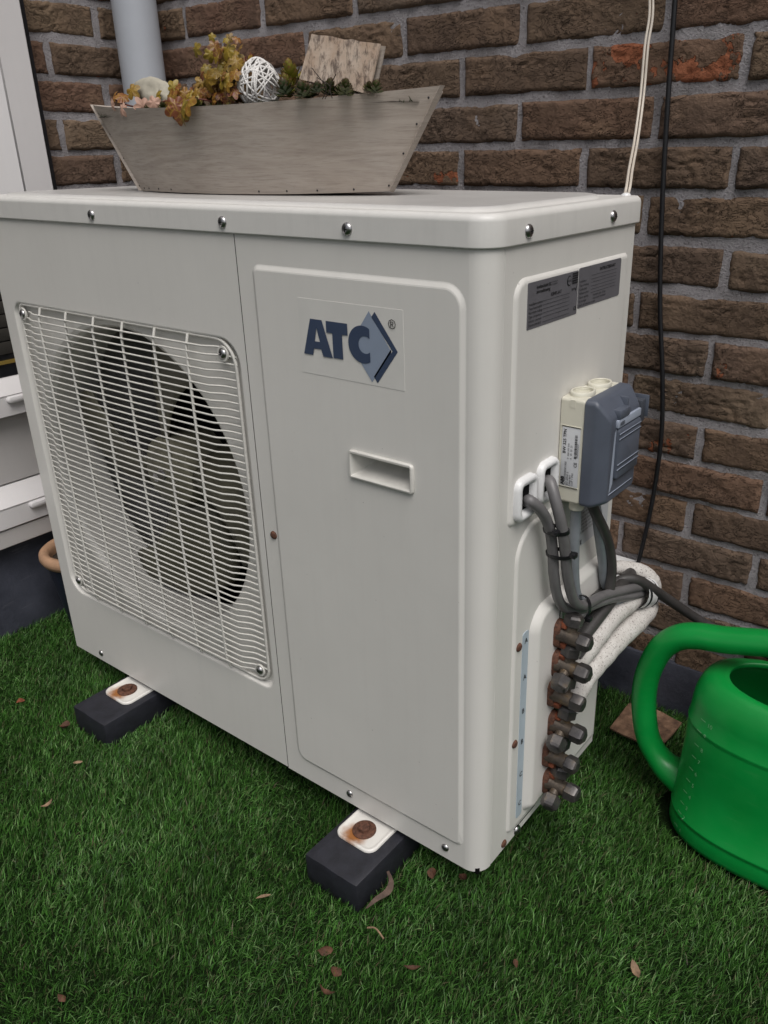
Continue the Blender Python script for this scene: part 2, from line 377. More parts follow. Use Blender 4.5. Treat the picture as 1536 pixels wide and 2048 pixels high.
def fixn(vs_, fs, name, sharp=35, merge=True, out=None):
    bm = bmesh.new(); bv = [bm.verts.new(v) for v in vs_]
    for f in fs:
        try: bm.faces.new([bv[i] for i in f])
        except ValueError: pass
    if merge: bmesh.ops.remove_doubles(bm, verts=bm.verts[:], dist=1e-6)
    if out is not None:
        bmesh.ops.dissolve_degenerate(bm, dist=1e-6, edges=bm.edges[:])
        bm.normal_update()
        for f in bm.faces:
            c = f.calc_center_median()
            if f.normal.dot(out(c)) < 0: f.normal_flip()
        me = bpy.data.meshes.new(name); bm.to_mesh(me); bm.free()
        me.polygons.foreach_set('use_smooth', [True] * len(me.polygons)); me.set_sharp_from_angle(angle=R(sharp))
        for p_ in me.polygons:
            if abs(p_.normal.y) > 0.9995: p_.use_smooth = False
        return me
    return bm_mesh(name, bm, sharp)
def spline(pts, n=8):
    P = [Vector(p) for p in pts]; P = [P[0] * 2 - P[1]] + P + [P[-1] * 2 - P[-2]]; out = []
    for i in range(1, len(P) - 2):
        p0, p1, p2, p3 = P[i - 1:i + 3]
        for k in range(n):
            t_ = k / n
            out.append(0.5 * ((2 * p1) + (p2 - p0) * t_ + (2 * p0 - 5 * p1 + 4 * p2 - p3) * t_ ** 2 + (3 * p1 - p0 - 3 * p2 + p3) * t_ ** 3))
    out.append(P[-2]); return out
def sweep(path, rad, k=10, closed=False, prof=None, caps=True):
    """tube along a path; rad float or function of 0..1; returns verts, faces, uv-ish lists"""
    n = len(path); vs_, fs = [], []
    up = None
    for i, p in enumerate(path):
        if closed: tdir = (path[(i + 1) % n] - path[i - 1]).normalized()
        else: tdir = (path[min(i + 1, n - 1)] - path[max(i - 1, 0)]).normalized()
        if up is None:
            up = Vector((0, 0, 1)) if abs(tdir.z) < 0.9 else Vector((1, 0, 0))
        side = tdir.cross(up).normalized(); up = side.cross(tdir).normalized()
        r = rad(i / max(1, n - 1)) if callable(rad) else rad
        for j in range(k):
            a = 2 * math.pi * j / k
            c, s = (math.cos(a), math.sin(a)) if prof is None else prof[j]
            vs_.append(p + side * (c * r) + up * (s * r))
    for i in range(n if closed else n - 1):
        for j in range(k):
            a, b = i * k + j, i * k + (j + 1) % k; q = ((i + 1) % n) * k
            fs.append((a, b, q + (j + 1) % k, q + j))
    if caps and not closed:
        fs.append(tuple(reversed(range(k)))); fs.append(tuple(range((n - 1) * k, n * k)))
    return vs_, fs
def tube(name, pts, rad, mat, parent=None, k=10, n=8, smooth=True, origin=None, **kw):
    path = spline(pts, n) if smooth else [Vector(p) for p in pts]
    o_ = Vector(origin) if origin is not None else path[0].copy()
    vs_, fs = sweep(path, rad, k, **kw)
    me = mesh(name, [v - o_ for v in vs_], fs, 50)
    return obj(name, me, mat, parent, o_)
def uv_tube(o, k, L=1.0):
    me = o.data; uvl = me.uv_layers.new(name='UVMap')
    for poly in me.polygons:
        for li in poly.loop_indices:
            vi = me.loops[li].vertex_index; uvl.data[li].uv = ((vi % k) / k, (vi // k) / 60.0 * L)
def box_bm(x0, x1, y0, y1, z0, z1, bev=0.0, seg=2):
    bm = bmesh.new(); bmesh.ops.create_cube(bm, size=1)
    for v in bm.verts:
        v.co = Vector((x0 + (v.co.x + 0.5) * (x1 - x0), y0 + (v.co.y + 0.5) * (y1 - y0), z0 + (v.co.z + 0.5) * (z1 - z0)))
    if bev: bmesh.ops.bevel(bm, geom=bm.edges[:], offset=bev, segments=seg, affect='EDGES', profile=0.5)
    return bm
def box(name, x0, x1, y0, y1, z0, z1, mat, parent=None, bev=0.0, loc=None):
    c = Vector(((x0 + x1) / 2, (y0 + y1) / 2, z0))
    bm = box_bm(x0 - c.x, x1 - c.x, y0 - c.y, y1 - c.y, 0, z1 - z0, bev)
    return obj(name, bm_mesh(name, bm), mat, parent, c)
def lathe(prof, k=24):
    vs_, fs = [], []
    for r, z in prof:
        for j in range(k): vs_.append(Vector((r * math.cos(2 * math.pi * j / k), r * math.sin(2 * math.pi * j / k), z)))
    for i in range(len(prof) - 1):
        for j in range(k):
            a, b = i * k + j, i * k + (j + 1) % k; fs.append((a, b, b + k, a + k))
    fs.append(tuple(reversed(range(k)))); fs.append(tuple(range((len(prof) - 1) * k, len(prof) * k)))
    return vs_, fs
def text_mesh(name, body, size, fr, u, v, n, rot90=False, bold=0.0, align='LEFT', sx=1.0):
    cu = bpy.data.curves.new('tmp', 'FONT'); cu.body = body; cu.size = size; cu.offset = bold; cu.align_x = align; cu.resolution_u = 2
    to = bpy.data.objects.new('tmp', cu); COL.objects.link(to)
    dg = bpy.context.evaluated_depsgraph_get(); me = bpy.data.meshes.new_from_object(to.evaluated_get(dg))
    bpy.data.objects.remove(to); bpy.data.curves.remove(cu)
    me.name = name; me.materials.clear()
    for vv in me.vertices:
        a, b = vv.co.x * sx, vv.co.y
        if rot90: a, b = -b, a
        vv.co = fr.p(u + a, v + b, n)
    return me
def text(name, body, size, fr, u, v, n, mat, parent, **kw):
    return obj(name, text_mesh(name, body, size, fr, u, v, n, **kw), mat, parent)
def flat(name, polys, fr, n, mat, parent):
    vs_, fs = [], []
    for p in polys:
        fs.append(tuple(range(len(vs_), len(vs_) + len(p)))); vs_ += [fr.p(u, v, n) for u, v in p]
    return obj(name, mesh(name, vs_, fs, smooth=False), mat, parent)

GZ = -0.061            # level of the turf's base
YW = 0.51              # face of the brick wall
XL = -0.235            # face of the left wall

# ------------------------------------------------------------------ setting: ground and turf
gv, gf = [], []
def turf_z(x, y):
    d = max(0.0, y - 0.36); return GZ + min(0.02, d * d * 1.1)
xs = [-40, -8, -2] + list(np.linspace(-0.3, 2.2, 26)) + [4, 10, 40]
ys = [-40, -8, -2.5] + list(np.linspace(-1.0, 0.56, 40))
for y in ys:
    for x in xs: gv.append((x, y, turf_z(x, y)))
nx = len(xs)
for j in range(len(ys) - 1):
    for i in range(nx - 1): gf.append((j * nx + i, j * nx + i + 1, (j + 1) * nx + i + 1, (j + 1) * nx + i))
tag(obj('ground', mesh('ground', gv, gf), M['ground']), 'dark base of the artificial turf', kind='structure')

def build_grass():
    n = 430000
    X = rng.uniform(-0.28, 1.62, n); Y = rng.uniform(-0.78, 0.505, n)
    # only around what the camera and its neighbours look at
    keep = (Y > -0.62 + 0.25 * (X - 1.0)) & (Y + 0.62 > -0.62 * (X + 0.25)) & ~((X > 1.15) & (Y < -0.35))
    for (x0, x1, y0, y1) in ((0.683, 0.777, -0.097, 0.37), (0.141, 0.236, -0.100, 0.37)):
        keep &= ~((X > x0) & (X < x1) & (Y > y0) & (Y < y1))
    keep &= ~((X > 0.06) & (X < 0.84) & (Y > 0.06) & (Y < 0.5) & (rng.random(n) < 0.8))
    keep &= ~(((X - 1.152) / 0.142) ** 2 + ((Y - 0.322) / 0.087) ** 2 < 1)
    keep &= ~((X < 0.0) & (X < -0.236))
    X, Y = X[keep], Y[keep]; n = len(X)
    d = np.clip(Y - 0.36, 0, None); Z = GZ + np.minimum(0.02, d * d * 1.1)
    L = rng.uniform(0.010, 0.0205, n); wd = rng.uniform(0.00038, 0.00080, n)
    # lean: combed patches plus scatter
    ph = np.sin(X * 9 + 2.1 * np.sin(Y * 7)) * 0.9 + np.cos(Y * 11 + X * 4) * 0.7
    az = 0.55 + ph * 0.5 + rng.normal(0, 1.1, n); tilt = np.clip(rng.normal(0.66, 0.36, n) + 0.22 * np.sin(X * 21 + 5 * Y) * np.sin(Y * 15 - 2 * X), 0.03, 1.45)
    hx, hy = np.cos(az), np.sin(az); wx, wy = -hy, hx
    tw = rng.uniform(0, math.pi, n); wx, wy = np.cos(tw), np.sin(tw)
    s1, s2 = np.sin(tilt * 0.6), np.sin(tilt * 1.15); c1, c2 = np.cos(tilt * 0.6), np.cos(np.minimum(tilt * 1.15, 1.5))
    mx, my, mz = X + hx * L * 0.5 * s1, Y + hy * L * 0.5 * s1, Z + L * 0.5 * c1
    tx, ty, tz = mx + hx * L * 0.5 * s2, my + hy * L * 0.5 * s2, mz + L * 0.5 * c2
    V = np.empty((n, 5, 3))
    V[:, 0] = np.stack([X - wx * wd, Y - wy * wd, Z], 1); V[:, 1] = np.stack([X + wx * wd, Y + wy * wd, Z], 1)
    V[:, 2] = np.stack([mx + wx * wd * 0.9, my + wy * wd * 0.9, mz], 1); V[:, 3] = np.stack([mx - wx * wd * 0.9, my - wy * wd * 0.9, mz], 1)
    V[:, 4] = np.stack([tx, ty, tz], 1)
    me = bpy.data.meshes.new('grass'); me.vertices.add(n * 5); me.vertices.foreach_set('co', V.ravel())
    b = np.arange(n)[:, None] * 5
    loops = np.concatenate([b + np.array([[0, 1, 2, 3]]), b + np.array([[3, 2, 4]])], 1).ravel()
    me.loops.add(n * 7); me.loops.foreach_set('vertex_index', loops)
    me.polygons.add(n * 2); st = (np.arange(n)[:, None] * 7 + np.array([[0, 4]])).ravel(); me.polygons.foreach_set('loop_start', st)
    me.update(calc_edges=True)
    pal = np.array([[0.052, 0.140, 0.022], [0.085, 0.195, 0.040], [0.028, 0.080, 0.014], [0.170, 0.270, 0.100], [0.135, 0.165, 0.070], [0.11, 0.085, 0.05]])
    ci = rng.choice(6, n, p=[0.29, 0.27, 0.23, 0.12, 0.06, 0.03]); C = pal[ci] * rng.uniform(0.6, 1.25, (n, 1))
    pt = 1 + 0.16 * np.sin(X * 13 + 3 * np.sin(Y * 9)) * np.cos(Y * 17 - X * 6) + 0.10 * np.sin(X * 41 + Y * 33)
    C = C * pt[:, None] * np.array([0.84, 0.95, 0.86])
    CC = np.ones((n, 5, 4)); CC[:, :, :3] = C[:, None, :]
    at = me.attributes.new('tint', 'FLOAT_COLOR', 'POINT'); at.data.foreach_set('color', CC.ravel())
    o = obj('grass', me, M['grass']); tag(o, 'short green artificial turf covering the terrace', 'grass', kind='stuff')
build_grass()

# ------------------------------------------------------------------ brick walls
def brick_mesh(seed, L=0.2025, H=0.0520, D=0.03, nx=58, nz=17):
    off = Vector((seed * 7.3, seed * 3.1, seed * 1.7)); vs_, fs = [], []
    sty = random.random()
    for j in range(nz + 1):
        for i in range(nx + 1):
            u, w = i / nx, j / nz; x, z = (u - 0.5) * L, (w - 0.5) * H
            p = Vector((x * 20, 0, z * 20)) + off
            ed = min((0.5 - abs(u - 0.5)) * L, (0.5 - abs(w - 0.5)) * H)
            # wavy outline
            ox = mnoise.noise(Vector((seed * 5.0, z * 60, 1))) * 0.0016 if u < .04 or u > .96 else 0
            oz = mnoise.noise(Vector((x * 38, seed * 3.0, 4))) * 0.0016 if w < .1 or w > .9 else 0
            ed += mnoise.noise(p * 3.0) * 0.0012
            rnd = 0.0042 * max(0, 1 - ed / 0.0055) ** 2
            wob = mnoise.noise(p * 0.7) * 0.0016 + mnoise.noise(p * 2.3) * 0.0007
            q = Vector((x * 30 + mnoise.noise(p) * 1.6, seed * 2.0, z * 70 + mnoise.noise(p * 1.3 + Vector((9, 2, 1))) * 2.2))
            r1 = abs(mnoise.noise(q)); msk = max(0.0, min(1.0, 0.4 + sty * 0.5 + mnoise.noise(p * 0.8 + Vector((4, 4, 4))) * 1.3))
            fold = -0.0024 * max(0, 1 - r1 / 0.10) * msk + 0.0010 * min(1, r1 * 2) * msk
            vs_.append((x + ox, rnd - wob - fold, z + oz))
    s = nx + 1
    for j in range(nz):
        for i in range(nx): a = j * s + i; fs.append((a, a + 1, a + s + 1, a + s))
    def rim(idx):
        b = len(vs_)
        for i in idx: x, y, z = vs_[i]; vs_.append((x, D, z))
        for k in range(len(idx) - 1): fs.append((idx[k], b + k, b + k + 1, idx[k + 1]))
    rim(list(range(s))); rim([j * s + nx for j in range(nz + 1)]); rim(list(range(nz * s + nx, nz * s - 1, -1))); rim([j * s for j in range(nz, -1, -1)])
    return mesh('brick', vs_, fs, 60)
BR = [brick_mesh(i) for i in range(14)]
HALF = [brick_mesh(20 + i, 0.0935, nx=28) for i in range(4)]
for m_ in BR + HALF: m_.materials.append(M['brick'])
bottoms = [1.0425, .977, .9145, .850, .788, .7265, .660, .596, .5345, .4735, .409, .348, .289, .228, .166, .104, .042, -.020]
courses = [bottoms[0] + 0.064 * k for k in range(4, 0, -1)] + bottoms
par0 = 4                     # index of the first listed course: perpends at .521 + .213 k
TOPZ = courses[0] + 0.057

def mortar_sheet(name, u0, u1, z0, z1, fn, step=0.011):
    nu, nz_ = int((u1 - u0) / step), int((z1 - z0) / step); vs_, fs = [], []
    for j in range(nz_ + 1):
        for i in range(nu + 1):
            u = u0 + (u1 - u0) * i / nu; z = z0 + (z1 - z0) * j / nz_
            h = mnoise.noise(Vector((u * 30, 3.3, z * 30))) * 0.0030 + mnoise.noise(Vector((u * 90, 1.3, z * 90))) * 0.0012
            vs_.append(fn(u, z, h))
    s = nu + 1
    for j in range(nz_):
        for i in range(nu): a = j * s + i; fs.append((a, a + 1, a + s + 1, a + s))
    return mesh(name, vs_, fs, 180)
wall = obj('brick_wall', mortar_sheet('mortar', XL - 0.02, 2.05, -0.08, TOPZ, lambda u, z, h: (u, YW + 0.0042 - h, z)), M['mortar'])
tag(wall, 'brown brick wall with pale grey mortar behind the white outdoor unit', 'brick wall')
nb = 0
for ci, zb in enumerate(courses):
    ph = (0.521 if (ci - par0) % 2 == 0 else 0.620) + random.uniform(-0.004, 0.004)
    k0 = math.floor((XL - ph) / 0.213); x = ph + k0 * 0.213
    while x < 1.95:
        c0, c1 = x + 0.0065, x + 0.2065
        if c0 < XL - 0.13: x += 0.213; continue
        o = bpy.data.objects.new('brick', BR[random.randrange(len(BR))])
        cx = (c0 + c1) / 2 + random.uniform(-0.0015, 0.0015)
        link(o, wall, (cx, YW + random.uniform(-0.0015, 0.0015), zb + 0.0255 + random.uniform(-0.001, 0.001)))
        o.rotation_euler = (0, random.uniform(-0.006, 0.006), random.uniform(-0.004, 0.004))
        chip = random.choice([0] * 14 + [0.35])
        if abs(zb - 0.9145) < 0.002 and 0.70 < c0 < 0.95: chip = 0.85
        elif abs(zb - 0.850) < 0.002 and c0 < 0.7: chip = 0.0
        o['chip_amount'] = float(chip); nb += 1
        x += 0.213
obj('upper_masonry', mesh('upper_masonry', [(XL - .02, YW, TOPZ), (6, YW, TOPZ), (6, YW, 2.9), (XL - .02, YW, 2.9), (2.05, YW, -0.1), (6, YW, -.1)], [(0, 1, 2, 3), (4, 5, 1)], smooth=False), M['far_brick'], wall)

lw = obj('brick_wall', mortar_sheet('mortar_left', 0.20, YW + 0.01, -0.08, TOPZ, lambda u, z, h: (XL - 0.0042 + h, u, z)), M['mortar'])
tag(lw, 'narrow strip of brick wall between the white window frame and grey downpipe', 'brick wall')
for ci, zb in enumerate(courses):
    even = (ci % 2 == 0)
    ends = [(YW - 0.100, YW - 0.003, 1), (YW - 0.313, YW - 0.113, 0)] if even else [(YW - 0.206, YW - 0.006, 0), (YW - 0.313, YW - 0.2195, 1)]
    for y0, y1, hf in ends:
        o = bpy.data.objects.new('brick', random.choice(HALF if hf else BR))
        link(o, lw, (XL + random.uniform(-0.001, 0.001), (y0 + y1) / 2, zb + 0.0265))
        o.rotation_euler = (0, 0, R(90)); o['chip_amount'] = random.choice([0.0, 0.3, 0.55, 0.1])

# flashing upstands at the foot of the walls
def upstand(name, pts, h, label):
    bm = bmesh.new(); vs_ = []
    n = 40; a, b = Vector(pts[0]), Vector(pts[1]); d = (b - a); nn = Vector(pts[2])
    prof = [(0.006, -0.03), (0.0065, h - 0.006), (0.004, h), (-0.010, h + 0.002)]
    grid = []
    for i in range(n + 1):
        p = a + d * (i / n); row = []
        for o_, z in prof:
            w_ = mnoise.noise(Vector((i * 0.5, z * 20, 2))) * 0.0025
            row.append(bm.verts.new(p + nn * (o_ + w_) + Vector((0, 0, z))))
        grid.append(row)
    for i in range(n):
        for k in range(len(prof) - 1): bm.faces.new((grid[i][k], grid[i + 1][k], grid[i + 1][k + 1], grid[i][k + 1]))
    o = obj(name, bm_mesh(name, bm, 50), M['bitumen']); tag(o, label, 'roof flashing')
upstand('flashing', ((XL, YW, GZ), (2.05, YW, GZ), (0, -1, 0)), 0.115, 'black flashing along the foot of the brick wall behind the watering can')
upstand('flashing', ((XL - 0.005, -2.2, GZ), (XL - 0.005, YW, GZ), (1, 0, 0)), 0.212, 'scuffed black flashing below the white window frame on the left')

# ------------------------------------------------------------------ white window frame in the left wall
XF = -0.20
wf = thing('window_frame', 'white plastic window frame with ledges left of the outdoor unit', 'window', (XF, -0.3, 0.145))
def xprism(name, prof, y0, y1, mat, parent):
    """prof: (x,z) closed outline, extruded along y"""
    k = len(prof); vs_ = [(x, y0, z) for x, z in prof] + [(x, y1, z) for x, z in prof]
    fs = [(i, (i + 1) % k, k + (i + 1) % k, k + i) for i in range(k)] + [tuple(range(k)), tuple(reversed(range(k, 2 * k)))]
    me = fixn(vs_, fs, name, 25); bm = bmesh.new(); bm.from_mesh(me)
    bmesh.ops.bevel(bm, geom=[e for e in bm.edges if e.calc_face_angle(0) > 0.5], offset=0.0018, segments=2, affect='EDGES'); bm.to_mesh(me); bm.free()
    return obj(name, me, mat, parent)
B = -0.30
xprism('outer_sill', [(B, .140), (XF - .004, .140), (XF - .004, .177), (B, .177)], -2.2, .237, M['pvc_panel'], wf)
xprism('bottom_rail', [(B, .1785), (XF, .1785), (XF, .219), (XF - .030, .256), (B, .256)], -2.2, .237, M['pvc'], wf)
xprism('panel', [(B, .2565), (XF - .028, .2565), (XF - .028, .392), (B, .392)], -2.2, .182, M['pvc_panel'], wf)
xprism('middle_rail', [(B, .3925), (XF, .3925), (XF, .431), (XF - .028, .460), (B, .460)], -2.2, .182, M['pvc'], wf)
# stile: flat outer face and a sloping glazing bead
def stile(y0, y1, flip):
    pr = [(y1, B), (y1, XF), (y0 + .045, XF), (y0, XF - .026), (y0, B)] if not flip else [(y0, B), (y0, XF - .026), (y0, XF), (y1 - .045, XF), (y1, XF - .026), (y1, B)]
    vs_ = [(x, y, .2575) for y, x in pr] + [(x, y, 2.3) for y, x in pr]; k = len(pr)
    fs = [(i, (i + 1) % k, k + (i + 1) % k, k + i) for i in range(k)] + [tuple(range(k)), tuple(reversed(range(k, 2 * k)))]
    me = fixn(vs_, fs, 'stile', 25); bm = bmesh.new(); bm.from_mesh(me)
    bmesh.ops.bevel(bm, geom=[e for e in bm.edges if e.calc_face_angle(0) > 0.3], offset=0.0018, segments=2, affect='EDGES'); bm.to_mesh(me); bm.free()
    return obj('stile', me, M['pvc'], wf)
stile(.138, .2385, False)
obj('glass_pane', mesh('glass_pane', [(XF - .0295, -2.2, .455), (XF - .0295, .142, .455), (XF - .0295, .142, 2.25), (XF - .0295, -2.2, 2.25)], [(0, 1, 2, 3)], smooth=False), M['glass'], wf)
for k in range(40):
    box('blind_slat', XF - .0285, XF - .0265, -1.2, .139, .502 + k * .0245, .524 + k * .0245, M['blind'], wf, 0.0008)
box('spacer_bar', XF - .0288, XF - .0255, -2.2, .139, .484, .4905, M['brass_strip'], wf)
for (y, z) in ((.0668, .418), (.0650, .2055)):
    vs_, fs = plate(Frame((XF, 0, 0), (0, 1, 0), (0, 0, 1), (1, 0, 0)), y, y + 0.062, z, z + 0.0125, 0.006, -0.001, 0.010, 0.004)
    obj('drain_cap', fixn(vs_, fs, 'drain_cap'), M['pvc'], wf)
# black strip between frame and brick
box('gap_strip', B, XF - .008, .2395, .2495, .14, 2.3, M['black'], wf)
obj('upper_wall', mesh('upper_wall', [(XL, -2.2, 2.3), (XL, YW, 2.3), (XL, YW, 2.9), (XL, -2.2, 2.9), (XL, .25, TOPZ), (XL, YW, TOPZ)], [(0, 1, 2, 3), (4, 5, 1)], smooth=False), M['far_brick'], lw)

# ------------------------------------------------------------------ grey downpipe in the corner
dp = thing('downpipe', 'round grey plastic downpipe in the corner behind the planter', 'downpipe', (-0.152, 0.432, GZ + 0.02))
vs_, fs = lathe([(0.04, 0.0), (0.04, 3.0)], 40)
obj('pipe', fixn(vs_, fs, 'pipe'), M['pipe_grey'], dp, (-0.152, 0.432, GZ + 0.02))
vs_, fs = lathe([(0.0405, 0), (0.0435, 0.002), (0.0435, 0.058), (0.0405, 0.06)], 40)
obj('collar', fixn(vs_, fs, 'collar'), M['pipe_grey'], dp, (-0.152, 0.432, 0.45))

# ------------------------------------------------------------------ terracotta pot half hidden behind the unit
pot = thing('plant_pot', 'terracotta pot rim showing behind the lower left edge of the unit', 'pot', (-0.125, 0.112, GZ + 0.01))
pz = 0.125
vs_, fs = lathe([(0.045, GZ + 0.01 - pz), (0.068, -0.02), (0.066, -0.018), (0.045, GZ + 0.02 - pz)], 32)
obj('bowl', fixn(vs_, fs, 'bowl'), M['pot_blue'], pot, (-0.125, 0.112, pz))
vs_, fs = lathe([(0.062, -0.024), (0.073, -0.022), (0.078, -0.012), (0.077, -0.002), (0.071, 0.003), (0.062, 0.001), (0.058, -0.008), (0.058, -0.022)], 40)
obj('rim', fixn(vs_, fs, 'rim', 60), M['terracotta'], pot, (-0.125, 0.112, pz))
vs_, fs = lathe([(0.059, -0.021), (0.04, -0.017), (0.001, -0.016)], 24)
obj('soil', fixn(vs_, fs, 'soil'), M['soil'], pot, (-0.125, 0.112, pz))
# ------------------------------------------------------------------ outdoor unit
H = 0.7605; D = 0.3189; XS = 0.5597; CR = 0.0235
ac = thing('outdoor_unit', 'large cream air conditioner outdoor unit with fan grille standing on two black blocks', 'air conditioner', (0.45, 0.16, -0.014))

# left front panel: sheet with a rounded recess and the round fan opening
fc = (0.280, 0.388); FR_ = 0.2355
rec = lambda i: rrect(0.0310, 0.5485, 0.1290, 0.6385, (0.034, 0.022, 0.034, 0.022), 8, i)
circ = lambda r: circle(fc[0], fc[1], r, 96)
curves = [(rect(0.004, XS - 0.0006, 0.0, H), 0.0), (rec(0), 0.0), (rec(0.002), -0.0006), (rec(0.006), -0.0075), (rec(0.0085), -0.0090), (circ(FR_ + 0.006), -0.0090),
          (circ(FR_), -0.0125), (circ(FR_ - 0.004), -0.020), (circ(FR_ - 0.005), -0.055), (circ(FR_ + 0.004), -0.10)]
vs_, fs = radial(FRONT, fc, curves)
(obj('fan_panel', fixn(vs_, fs, 'fan_panel', 14, out=lambda c: Vector((fc[0] - c.x, -3.0, fc[1] - c.z)) if c.y < 0.011 else Vector((fc[0] - c.x, 0, fc[1] - c.z))), M['paint'], ac))
# left flank, rounded front edge
vs_, fs = [], []
prof = [(0.004, 0.0)] + [(0.004 - 0.004 * math.sin(R(a)), 0.004 - 0.004 * math.cos(R(a))) for a in (22, 45, 68, 90)] + [(0.0, D)]
for x, y in prof: vs_ += [(x, y, 0.0), (x, y, H)]
for i in range(len(prof) - 1): fs.append((2 * i, 2 * i + 2, 2 * i + 3, 2 * i + 1))
wn_(obj('left_flank', fixn(vs_, fs, 'left_flank'), M['paint'], ac))
# right front panel with the grip cut-out, running round the corner
hc = (0.7655, 0.5188); hole = rrect(0.7228, 0.8083, 0.5045, 0.5335, 0.003, 3)
emb = lambda i: rrect(0.5840, 0.8742, 0.0320, 0.7275, (0.024, 0.012, 0.020, 0.012), 8, i)
vs_, fs = radial(FRONT, hc, [(rect(XS + 0.0006, 0.9 - CR, -0.0015, H), 0.0), (emb(0), 0.0), (emb(0.0012), 0.0004), (emb(0.0050), 0.0026), (emb(0.0065), 0.0030), (hole, 0.0030), (hole, -0.012)])
n0 = len(vs_); arc = [(0.9 - CR + CR * math.sin(R(a)), CR - CR * math.cos(R(a))) for a in range(0, 91, 9)]
for x, y in arc: vs_ += [Vector((x, y, -0.0015)), Vector((x, y, H))]
for i in range(len(arc) - 1): fs.append((n0 + 2 * i, n0 + 2 * i + 2, n0 + 2 * i + 3, n0 + 2 * i + 1))
# lower hem turned under, and the thin edge at the panel joint
n0 = len(vs_); hem = [(XS + 0.0006, 0.0)] + arc
for x, y in hem:
    vs_ += [Vector((x, y, -0.0015)), Vector((x - (0.012 if x > .88 else 0), y + 0.012, -0.0017))]
for i in range(len(hem) - 1): fs.append((n0 + 2 * i, n0 + 2 * i + 1, n0 + 2 * i + 3, n0 + 2 * i + 2))
sp = (obj('service_panel', fixn(vs_, fs, 'service_panel', 11, out=lambda c: Vector((0, 0, -1)) if c.z < -0.0014 else (Vector((c.x - 0.8765, c.y - 0.0235, 0)) if c.x > 0.8766 else Vector((hc[0] - c.x, -30, hc[1] - c.z)))), M['paint'], ac))
# grip: raised frame and sloping pocket
fr_o = lambda i: rrect(0.7200, 0.8108, 0.5018, 0.5362, 0.0045, 4, i)
vs_, fs = loft(FRONT, [(fr_o(0), 0.0032), (fr_o(0), 0.0056), (fr_o(0.0012), 0.0068), (fr_o(0.0032), 0.0068), (fr_o(0.0046), 0.0050), (fr_o(0.0056), 0.0000)], False)
gp = obj('grip', fixn(vs_, fs, 'grip', 45), M['wire'], ac)
P_ = [FRONT.p(u, v, n) for u, v, n in ((0.7254, .5072, .001), (0.8054, .5072, .001), (0.8054, .5308, .001), (0.7254, .5308, .001), (0.738, .5185, -.026), (0.795, .5185, -.026), (0.795, .5300, -.026), (0.738, .5300, -.026))]
obj('pocket', fixn(P_, [(0, 1, 5, 4), (1, 2, 6, 5), (2, 3, 7, 6), (3, 0, 4, 7), (4, 5, 6, 7)], 'pocket', 20), M['wire'], gp)
# right flank
vs_, fs = [], []
prof = [(0.9 - 0.0015, CR + 0.0004), (0.9, CR + 0.0014), (0.9, D - 0.003), (0.897, D), (0.86, D)]
for x, y in prof: vs_ += [(x, y, 0.0), (x, y, H)]
for i in range(len(prof) - 1): fs.append((2 * i, 2 * i + 2, 2 * i + 3, 2 * i + 1))
rf = wn_(obj('right_flank', fixn(vs_, fs, 'right_flank'), M['paint'], ac))
def raised(name, u0, u1, v0, v1, r, h, bev, mat=M['paint'], par=rf, fr=SIDE, n0=-0.0005, k=8):
    f = lambda i: rrect(u0, u1, v0, v1, r, k, i)
    vs2, fs2 = loft(fr, [(f(0), n0), (f(bev * 0.1), n0 + (h - n0) * 0.18), (f(bev * 0.45), h * 0.62), (f(bev * 0.75), h * 0.93), (f(bev * 1.15), h)], True)
    return wn_(obj(name, fixn(vs2, fs2, name, 45), mat, par))
raised('pressed_field', 0.041, 0.300, 0.4665, 0.728, (0.008, 0.020, 0.010, 0.008), 0.0032, 0.006)
raised('pressed_field', 0.060, 0.300, 0.018, 0.4575, (0.010, 0.042, 0.010, 0.010), 0.0030, 0.005)
raised('valve_boss', 0.094, 0.300, 0.026, 0.341, (0.03, 0.034, 0.02, 0.01), 0.0125, 0.0125, n0=0.002)
# recessed dark gap line along the bottom and the upright joint beside the valves
box('joint_strip', 0.9118, 0.9132, 0.1530, 0.1536, 0.03, 0.33, M['dark'], rf)
box('joint_strip', 0.9125, 0.9134, 0.1585, 0.1600, 0.03, 0.33, M['paint'], rf)
vs_ = [SIDE.p(.075, .0175, .0036), SIDE.p(.130, .0175, .0036), SIDE.p(.130, .0195, .0036), SIDE.p(.075, .0195, .0036)]
obj('drip_gap', mesh('drip_gap', vs_, [(0, 1, 2, 3)], smooth=False), M['dark'], rf)
# cable entries
for u0, u1, v0, v1 in ((0.0475, 0.0905, 0.4715, 0.5215), (0.0955, 0.1385, 0.4755, 0.5255)):
    f = lambda i: rrect(u0, u1, v0, v1, 0.012, 6, i)
    vs_, fs = loft(SIDE, [(f(0), 0.003), (f(0.0005), 0.008), (f(0.003), 0.0105), (f(0.0065), 0.0105), (f(0.0092), 0.0085), (f(0.0105), 0.0036)], False)
    g_ = obj('cable_gland', fixn(vs_, fs, 'cable_gland', 60), M['white'], rf)
    vs_, fs = loft(SIDE, [(f(0.010), 0.0036)], True)
    obj('opening', fixn(vs_, fs, 'opening'), M['dark'], g_)  # black sheet standing in for the unlit depth of the hole

